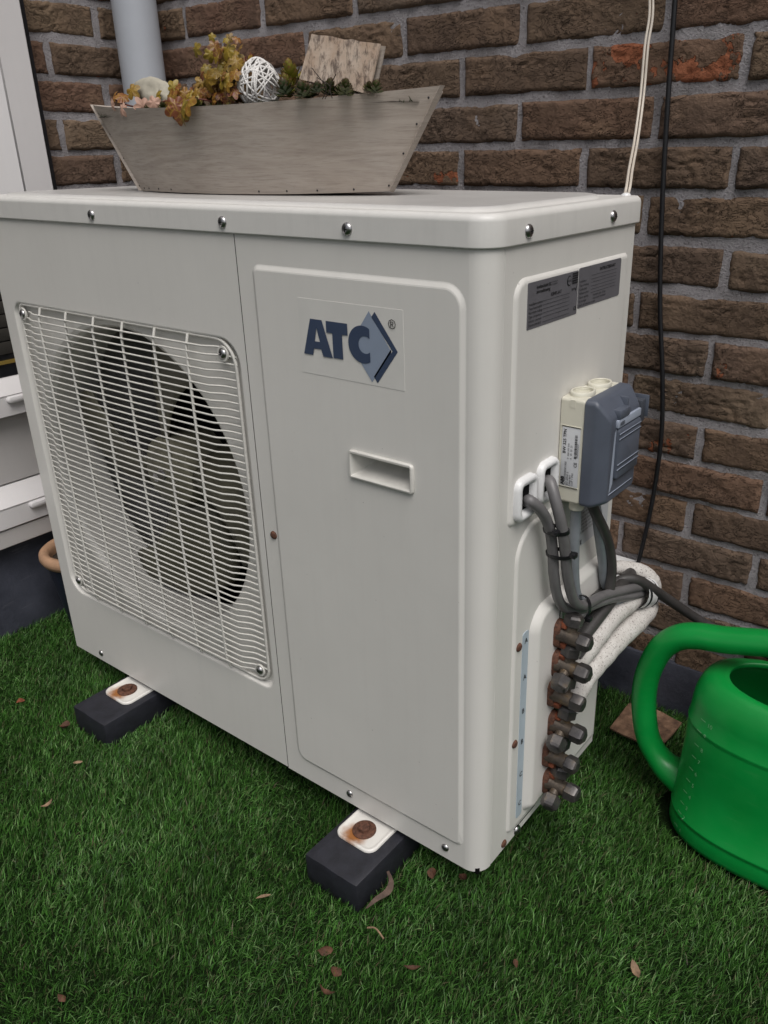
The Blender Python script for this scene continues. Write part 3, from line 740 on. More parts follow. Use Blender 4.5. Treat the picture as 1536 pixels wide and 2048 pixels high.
# lid
lid_f = lambda i: rrect(-0.0035, 0.9035, -0.0035, 0.3275, (0.010, 0.010, 0.012, 0.0275), 8, i)
emb2 = lambda i: rrect(0.022, 0.876, 0.022, 0.300, (0.045, 0.02, 0.02, 0.040), 8, i)
rings = [(lid_f(0.003), H - 0.0022), (lid_f(0.0006), H - 0.0014), (lid_f(0), H), (lid_f(0.0), H + 0.0215), (lid_f(0.0012), H + 0.0252), (lid_f(0.004), H + 0.0278), (lid_f(0.0075), H + 0.0285),
         (lid_f(0.014), H + 0.0285), (emb2(-0.006), H + 0.0272), (emb2(0), H + 0.0276), (emb2(0.003), H + 0.0312), (emb2(0.007), H + 0.0320)]
vs_, fs = loft(TOP, rings, True)
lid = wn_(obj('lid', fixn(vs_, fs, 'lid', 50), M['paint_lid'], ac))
# dark strip put in as the thin line of shadow below the lid
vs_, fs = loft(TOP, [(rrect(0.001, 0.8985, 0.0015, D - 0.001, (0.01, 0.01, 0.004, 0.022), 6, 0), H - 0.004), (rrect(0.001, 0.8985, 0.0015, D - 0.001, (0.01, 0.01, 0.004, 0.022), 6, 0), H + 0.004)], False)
obj('lid_shadow_strip', fixn(vs_, fs, 'lid_shadow_strip'), M['dark'], ac)
# inside: back coil, partition, base pan
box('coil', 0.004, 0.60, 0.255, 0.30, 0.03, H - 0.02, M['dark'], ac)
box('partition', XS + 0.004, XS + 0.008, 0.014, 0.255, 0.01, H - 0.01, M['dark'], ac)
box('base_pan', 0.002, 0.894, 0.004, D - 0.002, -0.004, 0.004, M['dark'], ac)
box('back_panel', 0.002, 0.895, D - 0.004, D - 0.001, 0.0, H - 0.002, M['paint'], ac)

# fan: hub and three swept blades
fan = obj('fan', fixn(*lathe([(0.001, 0.000), (0.018, 0.0008), (0.046, 0.006), (0.056, 0.013), (0.058, 0.022), (0.058, 0.085), (0.05, 0.09)], 40), 'hub', 40), M['hub'], ac, (fc[0], 0.050, fc[1]), (R(-90), 0, 0))
for b in range(4):
    vs_, fs = [], []; nr, na = 9, 14
    for i in range(nr + 1):
        r = 0.055 + (0.222 - 0.055) * i / nr; s = i / nr
        a0 = R(82 + 90 * b) - 0.45 * s; span = 0.66 + 0.26 * math.sin(s * 1.9)
        for j in range(na + 1):
            q = j / na; a = a0 + span * q
            yy = 0.068 + 0.062 * q * (0.75 + 0.35 * s) - 0.02 * math.sin(math.pi * q) - 0.012 * s
            rr_ = r * (1 - 0.10 * s * (max(0, q - 0.72) / 0.28) ** 2 - 0.12 * s * (max(0, 0.2 - q) / 0.2) ** 2)
            vs_.append((fc[0] + rr_ * math.cos(a), yy, fc[1] + rr_ * math.sin(a)))
    for i in range(nr):
        for j in range(na): k = i * (na + 1) + j; fs.append((k, k + 1, k + na + 2, k + na + 1))
    me = mesh('blade', vs_, fs, 60); bl = obj('blade', me, M['fan'], ac)
    sm = bl.modifiers.new('thick', 'SOLIDIFY'); sm.thickness = 0.003
obj('hub_nut', fixn(*lathe([(0.0075, -0.012), (0.0075, -0.002), (0.011, -0.001), (0.011, 0.002)], 6), 'hub_nut', 20), M['steel'], ac, (fc[0], 0.050, fc[1]), (R(-90), 0, 0))

# wire grille
gr = bpy.data.objects.new('fan_grille', None); gr.empty_display_size = 0.03; link(gr, ac, (0.29, 0.0, 0.14))
fp = [FRONT.p(u, v, -0.0030) for u, v in rrect(0.0475, 0.5365, 0.1385, 0.6340, (0.034, 0.010, 0.030, 0.024), 8)]
vs_, fs = sweep(fp, 0.0023, 8, closed=True)
obj('rim_wire', mesh('rim_wire', vs_, fs, 60), M['wire'], gr)
zk = 0.6240; nz_ = 0
xe0, xe1 = 0.0452, 0.5388
wp = [(xe0, 0.003), (0.064, 0.0025), (0.072, 0.0012), (0.088, -0.0055), (0.096, -0.0062), (0.18, -0.0072), (0.29, -0.0075), (0.40, -0.0072), (0.485, -0.0062), (0.492, -0.0055), (0.508, 0.0012), (0.516, 0.0025), (xe1, 0.003)]
vs_, fs = sweep([Vector((x - 0.29, y, 0)) for x, y in wp], 0.00128, 7)
wmesh = mesh('wire', vs_, fs, 60)
sp2 = [(0.0725, 0.0025), (0.080, 0.0012), (0.096, -0.0055), (0.104, -0.0062), (0.18, -0.0072), (0.29, -0.0075), (0.40, -0.0072), (0.478, -0.0062), (0.486, -0.0055), (0.502, 0.0012), (0.510, 0.0025)]
vs_, fs = sweep([Vector((x - 0.29, y, 0)) for x, y in sp2], 0.00128, 7)
wshort = mesh('wire', vs_, fs, 60)
z = 0.6240; zs = []
while z > 0.1440: zs.append(z); z -= 0.00985
for i, z in enumerate(zs):
    near = i < 1 or i >= len(zs) - 1
    obj('wire', wshort if near else wmesh, M['wire'], gr, (0.29, 0.0, z))
vp = [(0.6350, -0.0010), (0.6290, -0.0028), (0.6180, -0.0058), (0.55, -0.0064), (0.386, -0.0066), (0.22, -0.0064), (0.155, -0.0058), (0.145, -0.0028), (0.1375, -0.0010)]
vs_, fs = sweep([Vector((0, y, z - 0.386)) for z, y in vp], 0.0020, 7)
vm = mesh('wire', vs_, fs, 60)
for x in (0.1133, 0.1820, 0.2507, 0.3180, 0.3880, 0.4550): obj('wire', vm, M['wire'], gr, (x, 0.0, 0.386))
vp2 = [(0.607, 0.0045), (0.386, 0.0045), (0.166, 0.0045)]
vs_, fs = sweep([Vector((0, y, z - 0.386)) for z, y in vp2], 0.0018, 7); vm2 = mesh('wire', vs_, fs, 60)

# screws
sc_v, sc_f = lathe([(0.0066, 0.0), (0.0066, 0.0006), (0.0062, 0.0016), (0.0050, 0.0030), (0.0030, 0.0038), (0.0010, 0.0041)], 20)
scr = fixn(sc_v, sc_f, 'screw', 60)
cross_bm = bmesh.new()
for a, b in ((0.0026, 0.0006), (0.0006, 0.0026)):
    b2 = box_bm(-a, a, -b, b, 0.0034, 0.00425); tmp = bpy.data.meshes.new('t'); b2.to_mesh(tmp); b2.free(); cross_bm.from_mesh(tmp); bpy.data.meshes.remove(tmp)
crs = bm_mesh('slot', cross_bm, smooth=False); crs.materials.append(M['ink'])
def screw(x, y, z, face, rusty=False, s=1.0, par=ac):
    rot = {'F': (R(90), 0, 0), 'S': (R(90), 0, R(90)), 'T': (0, 0, 0)}[face]
    o = obj('screw', scr, M['rust'] if rusty else M['steel'], par, (x, y, z), rot, (s, s, s), objmat=True)
    if not rusty:
        c = bpy.data.objects.new('slot', crs); COL.objects.link(c); c.parent = o; c.rotation_euler = (0, 0, random.uniform(0, 1.5))
for x, z in ((0.292, 0.7705), (0.547, 0.7705), (0.7334, 0.7705)): screw(x, -0.0034, z, 'F', par=lid)
for y, z in ((0.0597, 0.7705), (0.2446, 0.7710)): screw(0.9034, y, z, 'S', par=lid)
for x, z in ((0.0866, 0.0162), (0.6829, 0.0163), (0.8464, 0.0164)): screw(x, 0.0001, z, 'F', s=0.85)
screw(0.5777, 0.0001, 0.3883, 'F', True, 0.85)
for y, z, n in ((0.0708, 0.3041, .0029), (0.0690, 0.1635, .0029), (0.0551, 0.0095, 0)): screw(0.9 + n - 0.0001, y, z, 'S', True, 0.85)
screw(0.9002, 0.0883, 0.0062, 'S', s=1.05)
_v, _f = lathe([(0.0072, -0.0012), (0.0095, -0.0012), (0.0100, 0.0004), (0.0095, 0.0018), (0.0072, 0.0018), (0.0072, -0.0012)], 20); wash = fixn(_v, _f[:-2], 'eyelet', 60)
for x, z in ((0.0555, 0.6195), (0.5160, 0.6165), (0.0575, 0.1555), (0.5185, 0.1550)):
    screw(x, 0.0012, z, 'F', s=1.0); obj('eyelet', wash, M['wire'], gr, (x, 0.0020, z), (R(90), 0, 0))

# emblem
stk = raised('logo_sticker', 0.6555, 0.8012, 0.6145, 0.6972, 0.0006, 0.0033, 0.0002, M['sticker'], ac, FRONT, 0.0030, 2)
e1 = 0.0030
flat('emblem', [[(.7571, .692), (.7295, .655), (.7580, .618), (.7852, .6535)]], FRONT, 0.0037, M['ink_pale'], stk)
flat('emblem', [[(.7648, .6920), (.7935, .6545), (.7655, .6180), (.7606, .6243), (.7850, .6565), (.7850, .6520), (.7868, .6543), (.7602, .6862)]], FRONT, 0.0037, M['ink_blue'], stk)
A_ = [(.6610, .6365), (.6735, .6760), (.6905, .6760), (.7040, .6365), (.6900, .6365), (.6875, .6440), (.6770, .6440), (.6785, .6520), (.6862, .6520), (.6822, .6670), (.6784, .6518), (.6768, .6438), (.6748, .6365)]
Al = [[(.6610, .6365), (.6735, .6760), (.6822, .6760), (.6822, .6670), (.6785, .6520), (.6768, .6440), (.6748, .6365)],
      [(.6822, .6760), (.6905, .6760), (.7040, .6365), (.6900, .6365), (.6875, .6440), (.6862, .6520), (.6822, .6670)],
      [(.6768, .6440), (.6785, .6520), (.6862, .6520), (.6875, .6440)]]
T_ = [[(.6965, .6760), (.7270, .6760), (.7270, .6635), (.7190, .6635), (.7190, .6370), (.7050, .6370), (.7050, .6635), (.6965, .6635)]]
oc, ri, ro = (.7472, .6565), .0092, .0198
outer = [(oc[0] + ro * math.cos(R(a)), oc[1] + ro * math.sin(R(a))) for a in range(60, 301, 8)]
inner = [(.7508 + ri * math.cos(R(a)), oc[1] + ri * math.sin(R(a))) for a in range(312, 47, -8)]
for nm, pl in (('letter', Al), ('letter', T_)): flat(nm, pl, FRONT, 0.0041, M['ink_blue'], stk)
ov = [FRONT.p(u, v, 0.0041) for u, v in outer]; iv = [FRONT.p(u, v, 0.0041) for u, v in reversed(inner)]
ni = len(iv); fs = []
m_ = len(ov)
for i in range(m_ - 1):
    a, b = round(i * (ni - 1) / (m_ - 1)), round((i + 1) * (ni - 1) / (m_ - 1))
    fs.append((i, i + 1, m_ + b, m_ + a) if a != b else (i, i + 1, m_ + a))
obj('letter', mesh('letter', ov + iv, fs, smooth=False), M['ink_blue'], stk)
text('mark', '\u00AE', 0.0135, FRONT, .7822, .6770, 0.0041, M['ink'], stk)

# rating labels on the right flank
lb = raised('rating_label', 0.0625, 0.1688, 0.6765, 0.7222, 0.0015, 0.0036, 0.0002, M['label_grey'], ac, SIDE, 0.0032, 3)
def lines(par, u0, u1, zs_, n, mat=M['ink'], w=0.00035):
    for z in zs_: flat('rule', [[(u0, z), (u1, z), (u1, z + w), (u0, z + w)]], SIDE, n, mat, par)
text('print', 'koeltechniek &\nairconditioning', 0.0046, SIDE, .0790, .7150, .0040, M['ink'], lb, bold=0.00012)
text('print', 'totaal in koeling en\nklimaat installaties', 0.0024, SIDE, .1040, .7170, .0040, M['ink'], lb)
text('print', 'KENPLAAT', 0.0046, SIDE, .1090, .7040, .0040, M['ink'], lb, bold=0.00012)
for i, s in enumerate(('Installatienummer', 'Type koelmiddel', 'Nominale vulling', 'Type compressor', 'Laatste controle', 'Datum inbedrijf')):
    text('print', s, 0.0040, SIDE, .0645, .7000 - i * 0.0041, .0040, M['ink'], lb)
lines(lb, .0930, .1500, [.7010, .6970, .6930, .6890, .6850, .6800], .0040)
flat('stamp', [circle(.1480, .7140, .0052, 20)], SIDE, .0040, M['ink'], lb); flat('stamp', [circle(.1480, .7140, .0043, 20)], SIDE, .0043, M['label_grey'], lb)
text('print', 'NVKL', 0.0036, SIDE, .1436, .7128, .0046, M['ink'], lb)
flat('stamp', [[(.1545, .7095 + k * .0024), (.1675, .7095 + k * .0024), (.1675, .7112 + k * .0024), (.1545, .7112 + k * .0024)] for k in range(5)], SIDE, .0040, M['ink'], lb)
text('print', 'KIWA', 0.0034, SIDE, .1540, .7030, .0040, M['ink'], lb, bold=0.0001)
text('print', 'CE', 0.0058, SIDE, .1600, .6815, .0040, M['ink'], lb, bold=0.0001)
flat('print', [[(.1618, .7040), (.1632, .7012), (.1672, .7085), (.1662, .7085), (.1632, .7032), (.1624, .7045)]], SIDE, .0040, M['ink'], lb)
lb2 = raised('rating_label', 0.1700, 0.2765, 0.6812, 0.7238, 0.0030, 0.0036, 0.0002, M['label_grey'], ac, SIDE, 0.0032, 3)
text('print', 'INSTRUCTIEKAART', 0.0046, SIDE, .2200, .7165, .0040, M['ink'], lb2, bold=0.00012)
for i, s in enumerate(('Installateur', 'Type inrichting', 'Koelmedium', 'Vulhoeveelheid', 'Datum opening', 'Bij storingen', 'Neem de instructies in acht')):
    text('print', s, 0.0036, SIDE, .1720, .7085 - i * 0.0042, .0040, M['ink'], lb2)
lines(lb2, .2000, .2640, [.7130, .7090, .7055, .7015, .6980, .6945], .0040)
text('print', 'Installatie laten sluiten\nwaarschuw installateur', 0.0036, SIDE, .2060, .6905, .0040, M['ink'], lb2)
# tall blue strip with the port letters
sb = raised('port_label', 0.0790, 0.0935, 0.0330, 0.3180, 0.004, 0.0036, 0.0002, M['label_blue'], ac, SIDE, 0.0030, 4)
for z, s in ((.302, 'A'), (.250, 'A'), (.200, 'B'), (.153, 'B'), (.100, 'C'), (.052, 'C')):
    text('letter', s, 0.0100, SIDE, .0835, z, .0040, M['ink'], sb, bold=0.0002)
# pale type plate behind the cables
tp = raised('type_plate', 0.2060, 0.2960, 0.3760, 0.4640, 0.002, 0.0006 + .003, 0.0002, M['label_pale'], ac, SIDE, 0.0031, 3)
for i in range(13):
    text('print', 'MODEL 220-240V 50Hz R22 KG MAX 28 BAR'[(i * 3) % 8:][:30], 0.0040, SIDE, .2085, .4580 - i * 0.0053, .0040, M['ink'], tp)
text('print', 'CE', 0.0085, SIDE, .2100, .3790, .0040, M['ink'], tp, bold=0.0002)
tri = raised('triangle_sticker', 0.130, 0.1305, 0.4, 0.4005, 0.0001, 0.0031, 0.0001, M['sticker'], ac, SIDE, 0.003, 1) if False else None

# shut-off valves: rusted flange, stem body with cap, angled flare nut, service port
def cyl(p0, p1, prof, k, name, mat, par, sharp=40):
    """lathe profile (r, s) with s 0..1 along p0->p1"""
    p0, p1 = Vector(p0), Vector(p1); d = p1 - p0; L = d.length
    vs2, fs2 = lathe([(r, s * L) for r, s in prof], k); me = fixn(vs2, fs2, name, sharp)
    q = d.to_track_quat('Z', 'Y').to_matrix(); rz = Matrix.Rotation(random.uniform(0, 1), 3, 'Z')
    for v in me.vertices: v.co = q @ (rz @ v.co)
    return obj(name, me, mat, par, p0)
def hexnut(p, d, r, L, par, name='nut', dome=True):
    d = Vector(d).normalized(); p = Vector(p)
    return cyl(p, p + d * L, [(r * 0.86, 0), (r, 0.10), (r, 0.72), (r * 0.86, 0.90), (r * 0.62, 1.0)] if dome else [(r * .9, 0), (r, .12), (r, .88), (r * .9, 1)], 6, name, M['nut'], par, 25)
VX = 0.9125
for i, (y, z) in enumerate(((.150, .287), (.1495, .243), (.1420, .202), (.1480, .150), (.1370, .108), (.1420, .058))):
    big = i % 2 == 0
    v_ = bpy.data.objects.new('valve', None); v_.empty_display_size = 0.01; link(v_, ac, (VX, y, z))
    # oval flange with two bolt bosses
    fl = []
    for a in range(0, 360, 15):
        cu, su = math.cos(R(a)), math.sin(R(a)); fl.append((y + 0.0108 * cu, z + 0.0105 * su + (0.0092 if su > 0.1 else -0.0092 if su < -0.1 else 0)))
    ff = Frame((VX, 0, 0), (0, 1, 0), (0, 0, 1), (1, 0, 0))
    vs_, fs = loft(ff, [(fl, -0.004), (fl, 0.005), ([(y + (u - y) * .86, z + (w - z) * .92) for u, w in fl], 0.0075)], True)
    obj('flange', fixn(vs_, fs, 'flange', 45), M['rust'], v_)
    for s in (1, -1): cyl((VX + 0.006, y, z + s * 0.0140), (VX + 0.0145, y, z + s * 0.0140), [(0.0062, 0), (0.0062, .75), (0.0048, 1)], 6, 'bolt', M['rust_orange'], v_, 25)
    rb = 0.0095 if big else 0.0100
    cyl((VX + 0.004, y, z), (VX + 0.033, y - .001, z), [(rb + .002, 0), (rb, 0.25), (rb, 1.0)], 18, 'body', M['valve'], v_, 50)
    hexnut((VX + 0.030, y - .001, z), (1, -0.04, -0.02), 0.0116 if big else 0.0122, 0.017 if big else 0.019, v_, 'cap')
    # flare nut pointing up and back
    d = Vector((0.06, 0.22, 0.97)).normalized(); b0 = Vector((VX + 0.017, y + .001, z + .002))
    cyl(b0, b0 + d * 0.016, [(0.0078, 0), (0.0078, 1)], 14, 'neck', M['valve'], v_, 50)
    hexnut(b0 + d * 0.0125, d, 0.0124 if big else 0.0134, 0.016 if big else 0.018, v_)
    if not big:
        d2 = Vector((0.10, -0.90, -0.42)).normalized(); b1 = Vector((VX + 0.017, y - .002, z - .001))
        cyl(b1, b1 + d2 * 0.017, [(0.0066, 0), (0.0066, 1)], 14, 'neck', M['valve'], v_, 50)
        hexnut(b1 + d2 * 0.0140, d2, 0.0126, 0.018, v_, 'port_cap')

# feet under the unit and the blocks
for k, cx in enumerate((0.7255, 0.1865)):
    vs_, fs = [], []
    outl = rrect(-0.0335, 0.0335, -0.049 + 0.01, 0.09, (0.002, 0.002, 0.012, 0.012), 6)
    fr = Frame((cx, 0, 0), (1, 0, 0), (0, 1, 0), (0, 0, 1)); ins = lambda i: rrect(-0.0335, 0.0335, -0.039 - .008, 0.09, (0.002, 0.002, 0.014, 0.014), 6, i)
    vs_, fs = loft(fr, [(ins(0), -0.0135), (ins(0.0), -0.0108), (ins(0.0012), -0.0096), (ins(0.0035), -0.0094), (ins(0.005), -0.0106), (ins(0.0075), -0.0108)], True)
    o_ = Vector((cx, -0.020, -0.012)); ft = obj('foot', fixn([Vector(v) - o_ for v in vs_], fs, 'foot', 45), M['foot'], ac, o_)
    obj('washer', fixn(*lathe([(0.0165, 0), (0.0165, 0.0018), (0.0150, 0.0028), (0.010, 0.003), (0.0095, 0.0022)], 24), 'washer', 40), M['rust'], ft, (cx - .001, -0.0195, -0.0107))
    obj('bolt', fixn(*lathe([(0.0085, 0), (0.0085, 0.0045), (0.0070, 0.006)], 6), 'bolt', 25), M['rust'], ft, (cx - .001, -0.0195, -0.0086))
for cx, y0, lab in ((0.7298, -0.0945, 'black plastic support block under the corner end of the outdoor unit'), (0.1884, -0.0977, 'black plastic support block under the fan end of the outdoor unit')):
    bm = box_bm(-0.0450, 0.0450, y0, 0.37, 0, -0.0140 - GZ, 0.0022, 2); bmesh.ops.subdivide_edges(bm, edges=[e for e in bm.edges if e.calc_length() > 0.05], cuts=7, use_grid_fill=True)
    for v in bm.verts: v.co += Vector((mnoise.noise(v.co * 40) * .0009, mnoise.noise(v.co * 40 + Vector((5, 0, 0))) * .0009, mnoise.noise(v.co * 30 + Vector((0, 7, 0))) * .0007))
    o = obj('support_block', bm_mesh('support_block', bm, 40), M['block'], None, (cx, 0, GZ)); tag(o, lab, 'block', 'black blocks under the unit')

# ------------------------------------------------------------------ isolator switch on the right flank
iso = thing('isolator_switch', 'grey and cream electrical isolator switch box on the side of the unit', 'switch box', (0.932, 0.19, 0.465))
y0, y1, z0, z1 = 0.1440, 0.2360, 0.4660, 0.5900
IS = Frame((0.9035, 0, 0), (0, 1, 0), (0, 0, 1), (1, 0, 0)); ISL = Frame((0, y0, 0), (1, 0, 0), (0, 0, 1), (0, -1, 0)); IST = Frame((0, 0, z1), (1, 0, 0), (0, 1, 0), (0, 0, 1))
bb = lambda i: rrect(y0, y1, z0, z1, 0.004, 5, i)
vs_, fs = loft(IS, [(bb(0.001), 0), (bb(0), 0.001), (bb(0), 0.0265), (bb(0.0015), 0.0285)], True)
base = wn_(obj('base', fixn(vs_, fs, 'base', 40), M['cream'], iso))
cb = lambda i, t=0, l=0: rrect(y0 - .0005 + i + l, y1 + .0005 - i, z0 - .001 + i, z1 + .001 - i - t, 0.006, 5)
cx0 = 0.0285
vs_, fs = loft(IS, [(cb(0.0015), cx0), (cb(0), cx0 + .0015), (cb(0), cx0 + .012), (cb(0.0015, .002), cx0 + .0165), (cb(0.004, .010, .003), cx0 + .024), (cb(0.0055, .014, .005), cx0 + .0275), (cb(0.0075, .016, .006), cx0 + .0285)], True)
cov = wn_(obj('cover', fixn(vs_, fs, 'cover', 40), M['slate'], iso))
CX = cx0 + .0285
# raised ribbed door on the cover, label band, grooves
dr = lambda i: rrect(y0 + .024, y1 - .008, z0 + .030, z1 - .0335, 0.004, 4, i)
vs_, fs = loft(IS, [(dr(0), CX - .001), (dr(0.0006), CX + .003), (dr(0.0022), CX + .0042)], True); obj('door', fixn(vs_, fs, 'door', 40), M['slate'], cov)
for z in (z0 + .084, z0 + .078, z0 + .048, z0 + .042): 
    vs_, fs = plate(IS, y0 + .0245, y1 - .0085, z, z + .0011, 0.0003, CX + .0041, CX + .0050, .0003, 2); obj('rib', fixn(vs_, fs, 'rib'), M['slate_light'], cov)
vs_, fs = plate(IS, y0 + .016, y1 - .012, z0 + .014, z0 + .0151, 0.0003, CX - .0002, CX + .0009, .0003, 2); obj('rib', fixn(vs_, fs, 'rib'), M['slate_light'], cov)
vs_, fs = plate(IS, y0 + .022, y1 - .009, z1 - .0320, z1 - .0232, 0.0006, CX - .0004, CX + .0030, .0004, 2); band = obj('name_band', fixn(vs_, fs, 'name_band'), M['slate_light'], cov)
text('print', 'ABB', 0.0068, IS, y0 + .0255, z1 - .0302, CX + .0034, M['slate'], band, bold=0.0002)
vs_ = [IS.p(y0 + .0195, z0 + .086, CX + .0004), IS.p(y0 + .0235, z0 + .092, CX + .0004), IS.p(y0 + .0235, z0 + .026, CX + .0004), IS.p(y0 + .0165, z0 + .016, CX + .0004), IS.p(y0 + .0155, z0 + .018, CX + .0004)]
obj('bevel_strip', mesh('bevel_strip', vs_, [(0, 1, 2, 3, 4)], smooth=False), M['slate_light'], cov)
# hasp at the top and latch at the right
b = box_bm(0.9035 + CX - .017, 0.9035 + CX - .0005, y0 + .051, y0 + .0545, z1 - .0235, z1 - .004, .0008); obj('hasp', bm_mesh('hasp', b), M['slate'], cov)
b = box_bm(0.9035 + CX - .014, 0.9035 + CX + .0042, y0 + .024, y0 + .050, z1 - .0225, z1 - .012, .002); obj('hasp_block', bm_mesh('hasp_block', b), M['slate'], cov)
b = box_bm(0.944, 0.9600, y1 + .001, y1 + .0125, z1 - .045, z1 - .018, .0015); obj('latch', bm_mesh('latch', b), M['slate_dark'], cov)
b = box_bm(0.9440, 0.9630, y1 + .0125, y1 + .0150, z1 - .040, z1 - .014, .001); obj('latch_tab', bm_mesh('latch_tab', b), M['slate'], cov)
# screw-in cable entries on top
for y in (y0 + .0235, y0 + .066):
    prof = [(0.0130, 0.0), (0.0130, 0.0042), (0.0122, 0.0050), (0.0108, 0.0050), (0.0103, 0.0042), (0.0107, 0.0030), (0.0102, 0.0024), (0.0106, 0.0016), (0.0098, 0.0010), (0.0098, -0.0005)]
    vs_, fs = lathe(prof, 32); fs = fs[:-2]
    obj('conduit_entry', fixn(vs_, fs, 'conduit_entry', 50), M['cream'], base, (0.9035 + .0146, y, z1 - .0002), None, (1.0, 1.32, 1.0))
# label on the left cheek
vs_, fs = plate(ISL, .9075, .9295, z0 + .021, z0 + .091, 0.0005, 0.0002, 0.0006, .0002, 2); pl = obj('type_label', fixn(vs_, fs, 'type_label'), M['label_pale'], base)
text('print', 'BW 325 TPN', 0.0052, ISL, .9130, z0 + .060, .0010, M['ink'], pl, rot90=True, bold=0.0001)
text('print', 'ABB', 0.0054, ISL, .9125, z0 + .0225, .0010, M['ink'], pl, rot90=True, bold=0.0003)
text('print', '2CMA142403R1000', 0.0034, ISL, .9150, z0 + .0225, .0010, M['ink'], pl, rot90=True)
for i, s in enumerate(('IEC 60947-3', 'Uimp 8kV', 'CosF 1 IP65')): text('print', s, 0.0032, ISL, .9180 + i * .0030, z0 + .0225, .0010, M['ink'], pl, rot90=True)
text('print', 'CE', 0.0050, ISL, .9275, z0 + .0455, .0010, M['ink'], pl, rot90=True, bold=0.0001)
for i, s in enumerate(('V  400 500 690', 'A   25  25  25')): text('print', s, 0.0030, ISL, .9175 + i * .0034, z0 + .054, .0010, M['ink'], pl, rot90=True)
bars = []; zz = z0 + .0560
while zz < z0 + .0840:
    w_ = random.choice((.0004, .0004, .0008, .0011)); bars.append([(.9238, zz), (.9268, zz), (.9268, zz + w_), (.9238, zz + w_)]); zz += w_ + random.choice((.0004, .0007))
flat('bar_code', bars, ISL, .0010, M['ink'], pl)
text('print', '7392696924037', 0.0026, ISL, .9288, z0 + .057, .0010, M['ink'], pl, rot90=True)
for z in (z0 + .0195, z0 + .0915):
    vs_, fs = plate(ISL, .9065, .9305, z, z + .0013, .0003, -.0002, .0010, .0003, 2); obj('ridge', fixn(vs_, fs, 'ridge'), M['cream'], base)
box('notch', .9155, .9215, y0 - .0004, y0 + .004, z1 - .010, z1 - .0015, M['cream'], base)
cyl((0.9225, y0 + .016, z0 - .012), (0.9225, y0 + .016, z0 + .002), [(0.0075, 0), (0.009, .1), (0.009, 1)], 20, 'gland', M['cream'], base)
cyl((0.9225, y0 + .056, z0 - .008), (0.9225, y0 + .056, z0 + .002), [(0.009, 0), (0.010, .1), (0.010, 1)], 20, 'gland', M['slate_dark'], base)
# ------------------------------------------------------------------ cables and pipes beside the unit
def cable(name, pts, r, mat, label, cat='cable', group=None, k=12, n=10):
    o = tube(name, pts, r, mat, None, k, n); return tag(o, label, cat, group)
CR_ = 0.0064
cable('cable', [(.905, .074, .490), (.912, .0680, .4945), (.9185, .082, .4790), (.9200, .1000, .4520), (.9200, .1110, .4180), (.9200, .1174, .3849), (.9200, .1300, .3500), (.9200, .1514, .3246), (.9260, .1860, .3075), (.9330, .2500, .2930), (.9380, .3300, .2640), (.9360, .3900, .2420)], CR_, M['cable'],
      'grey cable curving out of the front entry hole and down', group='grey cables on the side of the unit')
cable('cable', [(.905, .117, .500), (.916, .1050, .5040), (.9280, .0985, .4830), (.9340, .1043, .4517), (.9340, .1160, .4150), (.9340, .1238, .3864), (.9340, .1390, .3520), (.9340, .1540, .3330), (.9330, .1800, .3190), (.9330, .2350, .3060), (.9390, .3300, .2760), (.9380, .3900, .2520)], CR_, M['cable'],
      'grey cable curving out of the entry hole nearer the switch box', group='grey cables on the side of the unit')
cable('cable', [(.9225, .1600, .4640), (.9215, .1625, .4400), (.9210, .1640, .4000), (.9195, .1720, .3600), (.9190, .1840, .3270), (.9215, .2080, .3050), (.9260, .2600, .2850), (.932, .330, .2520), (.93, .39, .228)], .0066, M['cable_pale'],
      'pale grey cable hanging from the front gland of the switch box', group='pale grey cables below the switch box')
cable('cable', [(.9225, .2000, .4600), (.9240, .2140, .4300), (.9225, .2330, .3880), (.9205, .2530, .3450), (.9200, .2680, .3050), (.9240, .2900, .2800), (.932, .340, .2650), (.93, .39, .238)], .0066, M['cable_pale'],
      'pale grey cable hanging from the rear gland of the switch box', group='pale grey cables below the switch box')
cable('cable', [(.9260, .1850, .4620), (.9290, .1980, .4380), (.9300, .2280, .4010), (.9305, .2500, .3650), (.9310, .2600, .3300), (.9310, .2570, .2950), (.9280, .2540, .2700)], .0066, M['cable_dark'],
      'dark grey cable bending down behind the pale cables', group='dark cables on the unit')
cable('cable', [(.9225, .2350, .2980), (.9160, .2700, .2880), (.9140, .3000, .2830), (.9260, .3200, .2900), (.9400, .3360, .2850), (.9500, .3620, .2640), (.9600, .4000, .2330), (1.0010, .4850, .1585), (1.0931, .4920, .1368), (1.3, .494, .090), (1.7, .495, .05)], .0074, M['cable_dark'],
      'thick dark cable arching over the wrapped pipes and along the wall to the right', k=14)
cable('suction_pipe', [(.9240, .1850, .2560), (.9270, .2200, .2680), (.9290, .2560, .2790), (.9280, .30, .286), (.918, .36, .278)], .0092, M['cable_dark'], 'black insulated pipe rising from the topmost valve', 'pipe')
hexo = thing('flare_nut', 'dark hexagonal nut below the topmost valve cap', 'nut', (.9240, .1750, .2500))
hexnut((.9245, .1680, .2490), (0.04, 0.80, 0.32), 0.0165, 0.024, hexo, 'hexagon', False)
cyl((.9238, .1560, .2500), (.9245, .1700, .2500), [(.0085, 0), (.0085, 1)], 14, 'neck', M['valve'], hexo)
